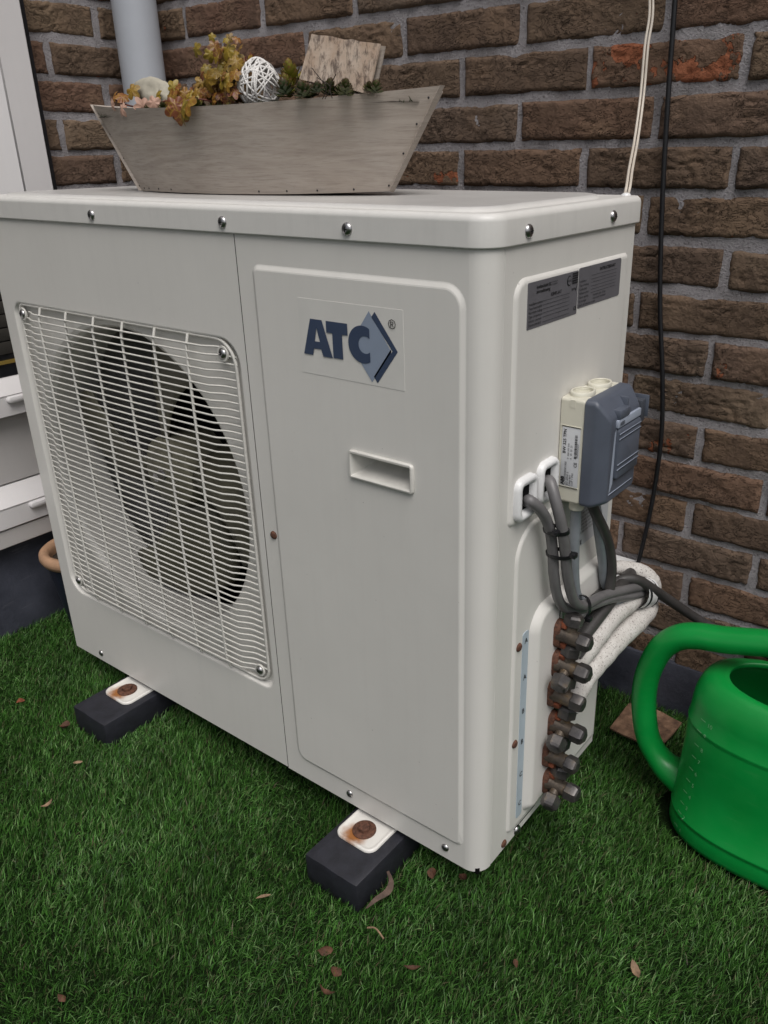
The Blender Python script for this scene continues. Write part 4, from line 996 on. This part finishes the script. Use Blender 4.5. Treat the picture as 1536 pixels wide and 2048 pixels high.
def taped(pts, r, label):
    path = spline(pts, 12); n_ = len(path); vs_, fs = [], []
    o_ = path[0].copy(); k = 18
    vs_, fs = sweep(path, lambda s: r * (1 + 0.014 * math.copysign(abs(math.sin(s * 62)) ** .4, math.sin(s * 62)) + 0.05 * mnoise.noise(Vector((s * 14, r * 99, 1)))), k)
    o = obj('insulated_pipe', mesh('insulated_pipe', [v - o_ for v in vs_], fs, 60), M['tape'], None, o_); uv_tube(o, k)
    return tag(o, label, 'pipe', 'white wrapped pipes')
taped([(.9260, .1500, .2330), (.9290, .1900, .2380), (.9300, .2350, .2480), (.9300, .2800, .2540), (.9290, .340, .2460), (.9180, .400, .2300), (.8850, .4550, .2180)], .0148, 'white tape-wrapped pipe, the upper of two slanting up from the valves')
taped([(.9300, .1560, .1760), (.9350, .1900, .2060), (.9390, .2350, .2160), (.9410, .2900, .2200), (.9420, .3500, .2170), (.9300, .4100, .2080), (.8850, .4650, .2000)], .0155, 'white tape-wrapped pipe, the lower of two slanting up from the valves')
taped([(.8820, .3300, .2880), (.9050, .3620, .2830), (.9260, .3850, .2730), (.9380, .3980, .2560), (.9400, .4050, .2350)], .0105, 'short white wrapped hose end above the bundled cables')
# torn patches of bare foam on the pipes
foam = simple('pink_foam', (0.40, 0.26, 0.21), 0.9, var=0.25, bump=0.5)
# white band holding cables and pipes together
vs_, fs = sweep(spline([(.9345, .345, .2590), (.9360, .362, .2520), (.9365, .380, .2440)], 6), lambda s: 0.0225, 20, prof=[(0.9 * math.cos(2 * math.pi * j / 20), 1.0 * math.sin(2 * math.pi * j / 20)) for j in range(20)], caps=False)
bd = obj('pipe_wrap', mesh('pipe_wrap', vs_, fs, 60), M['white'], None); tag(bd, 'white tape band bundling the cables against the wrapped pipes', 'tape')
for (y, dz) in ((.350, .2575), (.377, .2455)):
    ring = [Vector((.9352 + 0.0212 * math.cos(a), y, dz + 0.0232 * math.sin(a))) for a in np.linspace(0, 2 * math.pi, 28, endpoint=False)]
    vs_, fs = sweep(ring, 0.0016, 6, closed=True); obj('black_strap', mesh('black_strap', vs_, fs, 60), M['black'], bd)
# wall trunking
tr = thing('wall_trunking', 'short white plastic trunking on the brick wall behind the unit', 'trunking', (.865, .475, .20))
box('channel', .72, .868, .448, .509, .185, .222, M['white'], tr, .003); box('cover', .72, .8695, .444, .4475, .1885, .2185, M['white'], tr, .001)
box('end_cap', .8685, .8765, .446, .5085, .183, .224, M['white'], tr, .002)
# cable ties
def tie(c, nrm, ax, a, b, label, hd):
    c = Vector(c); nrm = Vector(nrm).normalized(); e1_ = (Vector(ax) - nrm * nrm.dot(Vector(ax))).normalized(); e2_ = nrm.cross(e1_)
    t_ = thing('cable_tie', label, 'cable tie', c, 'black cable ties')
    pr = [(1.0, 0.28), (1.0, -0.28), (-1.0, -0.28), (-1.0, 0.28)]
    ring = [e1_ * (a * math.cos(x)) + e2_ * (b * math.sin(x)) for x in np.linspace(0, 2 * math.pi, 28, endpoint=False)]
    vs_, fs = [], []
    n_ = len(ring)
    for i, p in enumerate(ring):
        rad = p.normalized()
        for s1, s2 in ((.0011, .0024), (.0011, -.0024), (-.0002, -.0024), (-.0002, .0024)): vs_.append(c + p + rad * s1 + nrm * s2)
    for i in range(n_):
        for j in range(4): fs.append((i * 4 + j, i * 4 + (j + 1) % 4, ((i + 1) % n_) * 4 + (j + 1) % 4, ((i + 1) % n_) * 4 + j))
    obj('strap', fixn(vs_, fs, 'strap'), M['black'], t_)
    h = c + Vector(hd); b_ = box_bm(h.x - .0035, h.x + .0035, h.y - .004, h.y + .004, h.z - .003, h.z + .003, .0008); obj('head', bm_mesh('head', b_), M['black'], t_)
tie((.9270, .1030, .4500), (0, .28, -1), (.014, .003, 0), .0142, .0072, 'upper of two black cable ties around the twin grey cables', (.004, -.0085, .001))
tie((.9270, .1140, .4160), (0, .24, -1), (.014, .003, 0), .0148, .0078, 'lower of two black cable ties around the twin grey cables', (.0170, .002, .002))
tie((.9300, .1760, .3160), (.1, .95, -.35), (0, .3, 1), .0150, .0118, 'black cable tie where the cables bend towards the wall', (.0110, .001, -.0130))

# ------------------------------------------------------------------ cords on the wall
wc = thing('ivory_cord', 'ivory twin cord running down the wall into the back of the lid', 'cord', (.886, .316, .792))
for s in (-1, 1):
    pts = [(.775, .495, 1.36), (.800, .488, 1.12), (.8250, .485, 1.010), (.8300, .470, .9570), (.8360, .455, .9000), (.8480, .420, .8500), (.8700, .360, .8180), (.8850, .322, .7990), (.8858, .316, .7880)]
    tube('strand', [(x + s * .0017, y + s * .0012, z) for x, y, z in pts], .0017, M['cord_white'], wc, 8, 8)
obj('sealant', fixn(*lathe([(.006, 0), (.0055, .002), (.003, .0035), (.001, .004)], 14), 'sealant', 60), M['white'], wc, (.8855, .316, H + .0275))
bc = thing('black_cord', 'thin black cord hanging loose in front of the brick wall', 'cord', (.878, .485, .215))
tube('strand', [(.835, .500, 1.36), (.8470, .500, 1.10), (.8500, .500, 1.0087), (.8530, .500, .8960), (.8583, .500, .7735), (.8686, .500, .6404), (.8842, .500, .5265), (.8914, .500, .4352), (.8880, .500, .3362), (.8800, .492, .2400), (.876, .48, .205)], .0034, M['black'], bc, 10, 10)

# ------------------------------------------------------------------ green watering can
wcn = thing('watering_can', 'green plastic watering can with arched handle standing on the turf', 'watering can', (1.171, 0.322, GZ + .006))
GC = (1.171, 0.322); GB = GZ + 0.006
def oval(a, b, z, n_=72, dx=0.0, e=2.3):
    out = []
    for i in range(n_):
        th = 2 * math.pi * i / n_; c, s = math.cos(th), math.sin(th)
        out.append(Vector((GC[0] + dx + a * math.copysign(abs(c) ** (2 / e), c), GC[1] + b * math.copysign(abs(s) ** (2 / e), s), z)))
    return out
prof = [(.120, .066, 0.0, 0), (.131, .076, .0, 0), (.1370, .0820, .004, 0), (.1390, .0840, .012, 0), (.1385, .0836, .030, 0), (.1375, .0826, .0345, 0), (.1390, .0842, .0365, 0), (.1388, .0840, .040, 0), (.1368, .0820, .0425, 0),
        (.1330, .0788, .110, 0), (.1318, .0776, .150, 0), (.1310, .0770, .1800, 0), (.1304, .0764, .1830, 0), (.1318, .0778, .1860, 0), (.1314, .0774, .1890, 0), (.1300, .0760, .1915, 0), (.1285, .0745, .2150, 0), (.1265, .0725, .2290, 0),
        (.1215, .0685, .2425, 0), (.1150, .0630, .2510, 0), (.1060, .0580, .2555, 0.002), (.0980, .0530, .2565, .004), (.0945, .0505, .2565, .005), (.0925, .0490, .2550, .005), (.0935, .0497, .2500, .005)]
vs_, fs = [], []; k = 72
for a, b, z, dx in prof: vs_ += oval(a, b, GB + z, k, dx, 2.5 if z < .24 else 2.25)
# inner wall
inn = [(.1060, .0570, .2480, .003), (.1220, .0690, .2250, 0), (.1290, .0740, .150, 0), (.134, .0795, .03, 0), (.133, .078, .006, 0)]
for a, b, z, dx in inn: vs_ += oval(a, b, GB + z, k, dx, 2.5)
R_ = len(prof) + len(inn)
for i in range(R_ - 1):
    for j in range(k): q0, q1 = i * k + j, i * k + (j + 1) % k; fs.append((q0, q1, q1 + k, q0 + k))
fs.append(tuple(reversed(range(k)))); fs.append(tuple(range((R_ - 1) * k, R_ * k)))
body = obj('body', fixn(vs_, fs, 'body', 60), M['green'], wcn)
hp = [(1.085, .322, -.012), (1.050, .322, -.006), (1.012, .322, .008), (.986, .322, .038), (.9745, .322, .078), (.9705, .322, .120), (.9740, .322, .158), (.9870, .322, .198), (1.0080, .322, .224), (1.0340, .322, .2365), (1.070, .322, .2440), (1.120, .322, .2580), (1.180, .322, .275), (1.250, .322, .283), (1.292, .322, .270), (1.305, .322, .235), (1.285, .322, .16)]
hr = lambda s: 0.0162 + 0.022 * max(0, (0.16 - s) / 0.16) ** 1.4 + 0.0015 * math.sin(s * 3.1)
tube('handle', hp, hr, M['green'], wcn, 22, 10, prof=[(1.1 * math.cos(2 * math.pi * j / 22), 1.0 * math.sin(2 * math.pi * j / 22)) for j in range(22)])
tube('spout', [(1.270, .322, 0.02), (1.33, .322, .06), (1.42, .322, .17), (1.50, .322, .275), (1.53, .322, .305)], lambda s: .030 - .014 * s, M['green'], wcn, 18, 10)
obj('rose', fixn(*lathe([(.018, 0), (.02, .01), (.045, .04), (.046, .045), (.04, .05)], 28), 'rose'), M['green'], wcn, (1.525, .322, .300), (0, R(45), 0))
# litre scale moulded into the flank
def body_pt(th, z):
    zz = z - GB
    for (a0, b0, h0, _), (a1, b1, h1, _) in zip(prof, prof[1:]):
        if h0 <= zz <= h1 and h1 > h0:
            f_ = (zz - h0) / (h1 - h0); a, b = a0 + (a1 - a0) * f_, b0 + (b1 - b0) * f_; break
    c, s = math.cos(th), math.sin(th); e = 2.5
    return Vector((GC[0] + a * math.copysign(abs(c) ** (2 / e), c), GC[1] + b * math.copysign(abs(s) ** (2 / e), s), z))
def on_body(name, me, th0, z0_, lift=0.0007):
    # wrap flat (u,v) shapes onto the body
    for v in me.vertices:
        u, w = v.co.x, v.co.y; th = th0 + u / 0.105; p = body_pt(th, z0_ + w); q = body_pt(th + .01, z0_ + w) - p; nn = q.normalized().cross(Vector((0, 0, 1)))
        v.co = p + nn * lift
    return obj(name, me, M['green_mark'], body)
XY = Frame((0, 0, 0), (1, 0, 0), (0, 1, 0), (0, 0, 1))
for i in range(10):
    z = GB + .0185 + i * .0208; th = R(222) + i * 0.012
    if i in (1, 8): z += .003
    on_body('scale_mark', mesh('scale_mark', [(-.012, 0, 0), (-.002, 0, 0), (-.002, .0011, 0), (-.012, .0011, 0), (-.007, 0, 0), (-.007, .0011, 0)], [(0, 4, 5, 3), (4, 1, 2, 5)], smooth=False), th, z)
    on_body('scale_figure', text_mesh('scale_figure', str(i + 1), 0.0088, XY, 0.002, -.004, 0), th, z)

# ------------------------------------------------------------------ loose bark and fallen leaves on the turf
def slab(name, pts, thick, mat, loc, rot, label, cat, curl=0.0, n=14):
    P2 = np.array(pts); lo, hi = P2.min(0), P2.max(0); bm = bmesh.new()
    f = bm.faces.new([bm.verts.new((x, y, 0)) for x, y in pts]); bmesh.ops.triangulate(bm, faces=[f])
    bmesh.ops.subdivide_edges(bm, edges=bm.edges[:], cuts=3, use_grid_fill=True)
    for v in bm.verts:
        u = (v.co.x - (lo[0] + hi[0]) / 2) / max(1e-6, hi[0] - lo[0]); v.co.z += curl * u * u + mnoise.noise(v.co * 60) * thick * .6
    r_ = bmesh.ops.extrude_face_region(bm, geom=bm.faces[:])
    for g in r_['geom']:
        if isinstance(g, bmesh.types.BMVert): g.co.z += thick
    o = obj(name, bm_mesh(name, bm, 40), mat, None, loc, rot); return tag(o, label, cat)
slab('bark_piece', [(0, 0), (.085, -.012), (.098, .062), (.03, .085), (.004, .070)], .003, M['bark'], (.893, .4020, -.040), (R(5), R(-4), R(2)), 'brown piece of bark on the turf beside the watering can handle', 'bark', .01)
def leaf_mesh(L, Wd, curl, seed, twist=0.4):
    vs_, fs = [], []; n_ = 8
    for i in range(n_ + 1):
        s = i / n_; w_ = Wd * math.sin(math.pi * min(1, s * 0.97 + .03)) ** 0.8 * (1 + 0.3 * mnoise.noise(Vector((s * 5, seed, 0))))
        for j in (-1, 0, 1):
            y = j * w_ / 2; zc = curl * (s - .5) ** 2 * L * 2 + abs(j) * w_ * 0.35 * (1 if curl > 0 else -1); a = twist * (s - .5)
            vs_.append((s * L - L / 2, y * math.cos(a) - zc * math.sin(a) * .2, zc + y * math.sin(a)))
    for i in range(n_):
        for j in range(2): a = i * 3 + j; fs.append((a, a + 1, a + 4, a + 3))
    return mesh('leaf', vs_, fs, 70)
GT = -0.0425
leaves = [(.650, 1895, .783, -.164, .022, .016, 0, 'small dark brown leaf on the turf in front of the corner block'), (0, 0, .813, -.177, .021, .013, 0, 'brown curled leaf on the turf near the bottom edge, left of centre'),
          (0, 0, .8229, .0027, .018, .014, 0, 'reddish brown leaf in the shade below the unit corner'), (0, 0, 1.0976, .0289, .024, .012, 1, 'pale tan leaf alone on the turf in front of the watering can'),
          (0, 0, .2874, -.2336, .022, .009, 1, 'slim pale leaf at the left edge of the turf'), (0, 0, .2343, -.1522, .020, .010, 1, 'pale torn leaf on the turf left of the far block'),
          (0, 0, .1440, -.1191, .024, .018, 0, 'dark brown leaf beside the far black block'), (0, 0, .6679, -.1568, .024, .007, 1, 'pale straw-like leaf left of the near black block'),
          (0, 0, .8225, -.2061, .024, .008, 0, 'narrow upright brown leaf at the bottom edge of the turf'), (0, 0, .5792, -.3875, .016, .009, 0, 'tiny orange brown leaf near the bottom left corner'),
          (0, 0, .8848, -.1222, .024, .006, 0, 'thin brown leaf standing between blades below the corner'), (0, 0, .0120, -.1250, .018, .011, 2, 'orange brown leaf on the turf far left'),
          (0, 0, .86, .02, .016, .013, 0, 'dark leaf scrap right under the unit corner'), (0, 0, .98, -.045, .013, .007, 0, 'tiny brown scrap on the turf right of the unit corner')]
for i, (_, _, x, y, L_, w_, c_, lab) in enumerate(leaves):
    m_ = leaf_mesh(L_ * .85, w_ * .85, random.uniform(-.4, .9), i * 3.7); mat = (M['dead_leaf'], M['pale_leaf'], M['rust_orange'])[c_]
    o = obj('fallen_leaf', m_, mat, None, (x, y, GT - .004), (random.uniform(-.3, .3), random.uniform(-.3, .3), random.uniform(0, 6.2))); tag(o, lab, 'leaf', 'fallen leaves on the turf')
vs_, fs = [], []
path = spline([(.7830, -.0420, -.030), (.7935, -.0480, -.036), (.7990, -.0620, -.038), (.7945, -.0800, -.038), (.7905, -.0950, -.042)], 6)
for i, p in enumerate(path):
    w_ = .0036 * (0.5 + math.sin(math.pi * i / (len(path) - 1)) * .6); tw = i * .12
    vs_ += [p + Vector((-w_, -w_ * .3, w_ * math.sin(tw))), p + Vector((w_, w_ * .3, -w_ * math.sin(tw) * .6 + .003))]
for i in range(len(path) - 1): fs.append((2 * i, 2 * i + 1, 2 * i + 3, 2 * i + 2))
o = obj('bark_strip', mesh('bark_strip', vs_, fs, 70), simple('grey_bark', (0.085, 0.055, 0.042), .85, var=.5, scale=90, bump=.5)); tag(o, 'long curled strip of grey brown bark beside the near black block', 'bark')
o = tube('dry_stalk', [(.812, -.118, -.036), (.822, -.114, -.034), (.838, -.118, -.036)], .0011, M['pale_leaf'], None, 6, 6); tag(o, 'thin pale dry stalk lying on the turf', 'stalk')

# ------------------------------------------------------------------ boat-shaped wooden planter on the lid
PZ = H + 0.0325
pln = thing('boat_planter', 'boat-shaped grey wooden planter standing on the lid of the unit', 'planter', (.44, .145, PZ))
TL, TR_ = Vector((.139, .124, .9085)), Vector((.7300, .166, .9055))
BL, BRt = Vector((.2290, .1215, PZ + .0006)), Vector((.6620, .158, PZ + .0045))
def hull(side, name):
    nu, nv = 36, 8; grid = []
    for j in range(nv + 1):
        v = j / nv; row = []
        for i in range(nu + 1):
            u = i / nu; a = BL.lerp(TL, v); b = BRt.lerp(TR_, v); p = a.lerp(b, u); s = math.sin(math.pi * u) ** 0.85
            bul = (0.046 + 0.032 * v) * s
            p = p + Vector((0, -bul if side < 0 else bul * 1.35, -0.0135 * v * s - .0035 * (1 - v) * math.sin(math.pi * u) * (u)))
            row.append(p)
        grid.append(row)
    th = .0045; vs_ = [p for r in grid for p in r]; n_ = len(vs_)
    vs_ += [p + Vector((0, th if side < 0 else -th, 0)) for r in grid for p in r]; fs = []; s_ = nu + 1
    for j in range(nv):
        for i in range(nu):
            a = j * s_ + i; fs.append((a, a + 1, a + s_ + 1, a + s_)); fs.append((n_ + a, n_ + a + s_, n_ + a + s_ + 1, n_ + a + 1))
    for i in range(nu):
        a = nv * s_ + i; fs.append((a, a + 1, n_ + a + 1, n_ + a)); fs.append((i + 1, i, n_ + i, n_ + i + 1))
    for j in range(nv):
        a = j * s_; fs.append((a + s_, a, n_ + a, n_ + a + s_)); a += nu; fs.append((a, a + s_, n_ + a + s_, n_ + a))
    o = obj(name, fixn(vs_, fs, name, 40), M['ply'], pln); return o, grid
hf, grid = hull(-1, 'side_board'); hull(1, 'side_board')
for (p, q) in ((BL, TL), (BRt, TR_)):
    sgn = 1 if p is BL else -1
    tube('stem_post', [p + Vector((sgn * .006, .0045, .001)), q + Vector((sgn * .008, .0045, -.004))], .0052, M['ply'], pln, 8, 2)
nail = fixn(*lathe([(.0013, -.0006), (.0013, .0002), (.0006, .0006)], 8), 'nail', 60)
def nail_at(u, v):
    i, j = min(35, int(u * 36)), min(7, int(v * 8)); p = grid[j][i].lerp(grid[j][i + 1], u * 36 - i).lerp(grid[j + 1][i], (v * 8 - j)); p = grid[j][i].lerp(grid[j + 1][i], v * 8 - j).lerp(grid[j][i + 1].lerp(grid[j + 1][i + 1], v * 8 - j), u * 36 - i)
    obj('nail', nail, M['ink'], pln, p, (R(90), 0, 0))
for v in (.06, .38, .66, .9): nail_at(.012, v); nail_at(.986, v)
for u in (.05, .09, .16, .24, .62, .71, .80, .90): nail_at(u, .035)
# soil filling
sv, sf = [], []
for i in range(25):
    u = i / 24; a = TL.lerp(TR_, u); s = math.sin(math.pi * u) ** .85
    for k_ in range(9):
        w_ = k_ / 8 * 2 - 1; y = a.y + (w_ * .072 * s if w_ < 0 else w_ * .095 * s)
        sv.append((a.x + (.02 if u < .02 else -.02 if u > .98 else 0), y, .8900 + .004 * mnoise.noise(Vector((u * 30, w_ * 5, 0)))))
for i in range(24):
    for k_ in range(8): a = i * 9 + k_; sf.append((a, a + 9, a + 10, a + 1))
obj('potting_soil', mesh('potting_soil', sv, sf, 60), M['soil'], pln)

# white cane ball
wb = thing('cane_ball', 'white woven cane ball resting in the wooden planter', 'ornament', (.4930, .1200, .890))
bc_ = Vector((.4930, .1200, .9150)); brd = .0255
def egg(p):
    p = p.normalized(); s = 1 + .13 * max(0, p.z) ** 2; return bc_ + Vector((p.x * brd * (1 - .12 * max(0, p.z)), p.y * brd * (1 - .12 * max(0, p.z)), p.z * brd * 1.02 * s))
for i in range(26):
    nrm = Vector((random.gauss(0, 1), random.gauss(0, 1), random.gauss(0, 1))).normalized(); off = random.uniform(-.55, .55)
    e1_ = nrm.orthogonal().normalized(); e2_ = nrm.cross(e1_); rr_ = math.sqrt(1 - off * off)
    pts = [egg(nrm * off + (e1_ * math.cos(a) + e2_ * math.sin(a)) * rr_) + nrm * .0012 * math.sin(a * 3 + i) for a in np.linspace(0, 2 * math.pi, 30, endpoint=False)]
    vs_, fs = sweep(pts, random.uniform(.0009, .0014), 6, closed=True)
    obj('strand', mesh('strand', vs_, fs, 80), M['cane'], wb)
# birch bark board, two plies
bk = thing('birch_board', 'square of birch bark leaning upright in the wooden planter', 'bark', (.615, .13, .895))
def ply(name, q, th, mat):
    q = [Vector(p) for p in q]; n1, n2 = 10, 7; nn = (q[1] - q[0]).cross(q[3] - q[0]).normalized(); vs_, fs = [], []
    for layer in (0, th):
        for j in range(n2 + 1):
            for i in range(n1 + 1):
                u, v = i / n1, j / n2; p = q[0].lerp(q[1], u).lerp(q[3].lerp(q[2], u), v)
                e_ = mnoise.noise(Vector((u * 9, v * 9, th * 99))) * .0016 if i in (0, n1) or j in (0, n2) else 0
                vs_.append(p + nn * (layer + .006 * (u - .5) ** 2) + Vector((e_, 0, e_)))
    m1 = (n1 + 1) * (n2 + 1); s_ = n1 + 1
    for j in range(n2):
        for i in range(n1): a = j * s_ + i; fs.append((a, a + 1, a + s_ + 1, a + s_)); fs.append((m1 + a, m1 + a + s_, m1 + a + s_ + 1, m1 + a + 1))
    for i in range(n1): fs.append((i, m1 + i, m1 + i + 1, i + 1)); a = n2 * s_ + i; fs.append((a, a + 1, m1 + a + 1, m1 + a))
    for j in range(n2): a = j * s_; fs.append((a, a + s_, m1 + a + s_, m1 + a)); a += n1; fs.append((a, m1 + a, m1 + a + s_, a + s_))
    return obj(name, fixn(vs_, fs, name, 45), mat, bk)
ply('bark_sheet', [(.5560, .1280, .9185), (.6640, .1240, .8985), (.6770, .1290, .9450), (.5745, .1340, .9635)], .0022, M['birch'])
ply('bark_sheet', [(.5650, .1330, .9130), (.6670, .1290, .8955), (.6795, .1340, .9430), (.5850, .1390, .9600)], .0018, M['ply'])
# succulent rosettes
def rosette(r, h, seed):
    random.seed(seed); vs_, fs, uv = [], [], []
    nl = 34
    for i in range(nl):
        f_ = i / nl; a = i * 2.39996; el = 0.15 + 1.25 * f_; L_ = r * (1.0 - .45 * f_); b0 = Vector((0, 0, h * f_ * .75))
        d = Vector((math.cos(a) * math.cos(el), math.sin(a) * math.cos(el), math.sin(el))); sd_ = Vector((-math.sin(a), math.cos(a), 0)); up_ = sd_.cross(d) * -1
        w_ = L_ * .26
        for s, ww, lift in ((0.1, .45, 0), (.55, 1.0, .04), (.85, .7, .08), (1.0, .06, .16)):
            c = b0 + d * L_ * s + up_ * L_ * lift
            vs_ += [c - sd_ * w_ * ww, c + up_ * w_ * -.35 * ww, c + sd_ * w_ * ww]
            uv += [(0, s), (.5, s), (1, s)]
        b_ = i * 12
        for q in range(3):
            for e in range(2): fs.append((b_ + q * 3 + e, b_ + q * 3 + e + 1, b_ + q * 3 + e + 4, b_ + q * 3 + e + 3))
    me = mesh('rosette', vs_, fs, 60); ul = me.uv_layers.new(name='UVMap')
    for lp in me.loops: ul.data[lp.index].uv = uv[lp.vertex_index]
    me.materials.append(M['succulent']); return me
ros = [rosette(.016, .020, 1), rosette(.013, .013, 2), rosette(.011, .010, 3)]
random.seed(5)
def succ(x, y, z, k, yv, lab, s=1.0):
    o = bpy.data.objects.new('succulent', ros[k]); link(o, None, (x, y, z)); o.rotation_euler = (random.uniform(-.3, .3), random.uniform(-.3, .3), random.uniform(0, 6)); o.scale = (s, s, s); o['yellowness'] = float(yv)
    tag(o, lab, 'succulent', 'succulents in the planter')
ORD = ('leftmost', 'second', 'third', 'fourth', 'fifth', 'sixth', 'seventh', 'eighth', 'ninth', 'tenth', 'eleventh', 'rightmost')
succ(.5420, .128, .9110, 0, 1.0, 'tall yellow green succulent rosette just right of the cane ball', 1.35)
succ(.5520, .112, .9000, 0, .75, 'yellow green succulent rosette low between cane ball and birch board', 1.15)
xx = .565
for i in range(12):
    y = random.choice((.092, .105, .12)); succ(xx, y, .8985 + random.uniform(-.002, .003) + .0006 * (i > 9), random.choice((1, 2)), random.choice((0, .05, .15, .25)), 'small dark green succulent, the %s from the left in the row below the birch board' % ORD[i], random.uniform(.8, 1.15)); xx += .0098
for i in range(8): succ(.300 + i * .0170, random.choice((.085, .10, .115)), .893 + random.uniform(-.002, .002), random.choice((1, 2)), random.choice((0.1, .3, .45)), 'small green succulent under the ivy, the %s counting from the planter tip' % ('nearest',  *ORD[1:])[i], random.uniform(.7, 1.0))
for i in range(4):
    x = .59 + random.uniform(-.03, .05)
    o = tube('dry_twig', [(x, .10, .895), (x + random.uniform(-.012, .012), .098, .906), (x + random.uniform(-.02, .02), .096, .914 + random.uniform(0, .012))], .0005, M['twig'], None, 5, 4); tag(o, 'thin dry twig among the succulents, the %s sticking up before the birch board' % ('first', 'second', 'third', 'last')[i], 'twig', 'dry twigs in the planter')
# moss cushions: uncountable, one thing
mv, mf = [], []
random.seed(9)
for i in range(2600):
    u = random.uniform(.06, .95); a = TL.lerp(TR_, u); s = math.sin(math.pi * u) ** .85; x = a.x; y = a.y - random.uniform(.0, .068) * s; z = .8905 + .002 * mnoise.noise(Vector((x * 60, y * 60, 0)))
    h = random.uniform(.003, .009); b_ = len(mv); dx, dy = random.uniform(-.004, .004), random.uniform(-.004, .004)
    mv += [(x - .0006, y, z), (x + .0006, y, z), (x + dx, y + dy, z + h)]; mf.append((b_, b_ + 1, b_ + 2))
tag(obj('moss', mesh('moss', mv, mf, smooth=False), M['moss']), 'green moss between the plants in the planter', 'moss', kind='stuff')
# pale stone
bm = bmesh.new(); bmesh.ops.create_icosphere(bm, subdivisions=4, radius=1)
for v in bm.verts:
    d = 1 + .22 * mnoise.noise(v.co * 1.3) + .08 * mnoise.noise(v.co * 4); v.co = Vector((v.co.x * .038 * d, v.co.y * .014 * d, v.co.z * .021 * d))
o = obj('stone', bm_mesh('stone', bm, 80), M['stone'], None, (.2980, .1180, .9125), (0, .18, .1)); tag(o, 'pale rounded stone in the left end of the planter', 'stone')

# ivy
iv = thing('ivy', 'ivy with yellow and red autumn leaves trailing over the planter', 'ivy', (.42, .12, .89))
def ivy_mesh(seed):
    random.seed(seed); out = []
    for k_ in range(40):
        a = -math.pi / 2 + 2 * math.pi * k_ / 40
        lob = 0.62 + 0.38 * abs(math.cos((a - math.pi / 2) * 2.5)) ** 1.4
        back = .82 if math.sin(a) < -.6 else 1.0
        out.append((math.cos(a) * .92 * lob * back, math.sin(a) * lob * back))
    vs_, fs, uv = [(0, -.1, .10)], [], [(.5, .45)]
    for ring_ in (.5, 1.0):
        for x, y in out:
            x, y = x * ring_, y * ring_ ; r_ = math.hypot(x, y)
            vs_.append((x, y, .12 * (1 - ring_) - .22 * r_ * r_ + .06 * math.cos(6 * math.atan2(y, x)) * ring_)); uv.append((.5 + x * .5, .5 + y * .5))
    n_ = 40
    for k_ in range(n_):
        fs.append((0, 1 + k_, 1 + (k_ + 1) % n_)); fs.append((1 + k_, 1 + n_ + k_, 1 + n_ + (k_ + 1) % n_, 1 + (k_ + 1) % n_))
    me = mesh('leaf', vs_, fs, 80); ul = me.uv_layers.new(name='UVMap')
    for lp in me.loops: ul.data[lp.index].uv = uv[lp.vertex_index]
    me.materials.append(M['ivy']); return me
im = [ivy_mesh(i) for i in range(3)]
random.seed(21)
stems = [[(.45, .13, .892), (.43, .12, .905), (.40, .11, .912), (.37, .105, .908), (.33, .10, .9035), (.29, .095, .8990), (.255, .095, .9040), (.2350, .095, .9110)],
         [(.45, .13, .892), (.452, .128, .915), (.440, .125, .936), (.425, .12, .952)], [(.455, .13, .892), (.465, .128, .92), (.468, .125, .948)], [(.44, .12, .892), (.425, .09, .902), (.415, .068, .899), (.412, .062, .884)]]
for s in stems: tube('stem', s, .0011, M['stem'], iv, 6, 6)
def ivyleaf(x, y, z, s, tilt=None, mat=None):
    o = bpy.data.objects.new('leaf', im[random.randrange(3)]); link(o, iv, (x, y, z)); o.scale = (s, s, s)
    # mostly facing the open side, tips hanging
    o.rotation_euler = (R(70) + random.uniform(-.6, .5), random.uniform(-.7, .7), R(20) + random.uniform(-.8, .8)) if tilt is None else tilt
    if random.random() < .75: o.rotation_euler.rotate_axis('Z', math.pi + random.uniform(-.6, .6))
    if mat: o.material_slots[0].link = 'OBJECT'; o.material_slots[0].material = mat
for x, z, s in ((.418, .9520, .0125), (.432, .9560, .0105), (.4480, .9500, .0135), (.4620, .9560, .0120), (.4700, .9440, .0120), (.4400, .9380, .0115), (.4560, .9350, .0130), (.4680, .9300, .0120), (.4250, .9270, .0115), (.4430, .9220, .0140), (.4600, .9180, .0120), (.4300, .9130, .0110),
                (.4100, .9150, .0110), (.3930, .9240, .0150), (.3700, .9200, .0150), (.3850, .9080, .0120), (.4720, .9080, .0120), (.4520, .9060, .0115), (.4380, .9020, .0125), (.4770, .9220, .0105), (.4480, .9630, .0085), (.4730, .9620, .0075), (.3560, .9070, .0110), (.4640, .9010, .010)):
    for _ in range(3): ivyleaf(x + random.uniform(-.008, .008), random.uniform(.088, .132), z + random.uniform(-.005, .005), s * random.uniform(.6, 1.05))
for x, z, s in ((.410, .8930, .0135), (.4230, .8900, .0140), (.4120, .8840, .0090), (.4330, .8950, .0130), (.3960, .8980, .0105)): ivyleaf(x, random.uniform(.058, .064), z, s * 1.3)
for x, z, s in ((.3150, .8990, .0105), (.2720, .8970, .0100), (.2500, .9030, .0085), (.3400, .9010, .0105)): ivyleaf(x, .080, z, s * 1.15, mat=M['pink_leaf'])
for x, z, s in ((.2380, .9130, .0070), (.2560, .9120, .0105), (.2800, .9190, .010)): ivyleaf(x, .093, z, s * 1.25)
random.seed(33)
for i in range(26):
    ivyleaf(random.uniform(.315, .425), random.uniform(.085, .125), random.uniform(.898, .914), random.uniform(.007, .0115))
for i in range(14):
    ivyleaf(random.uniform(.405, .475), random.uniform(.085, .120), random.uniform(.900, .935), random.uniform(.008, .012))
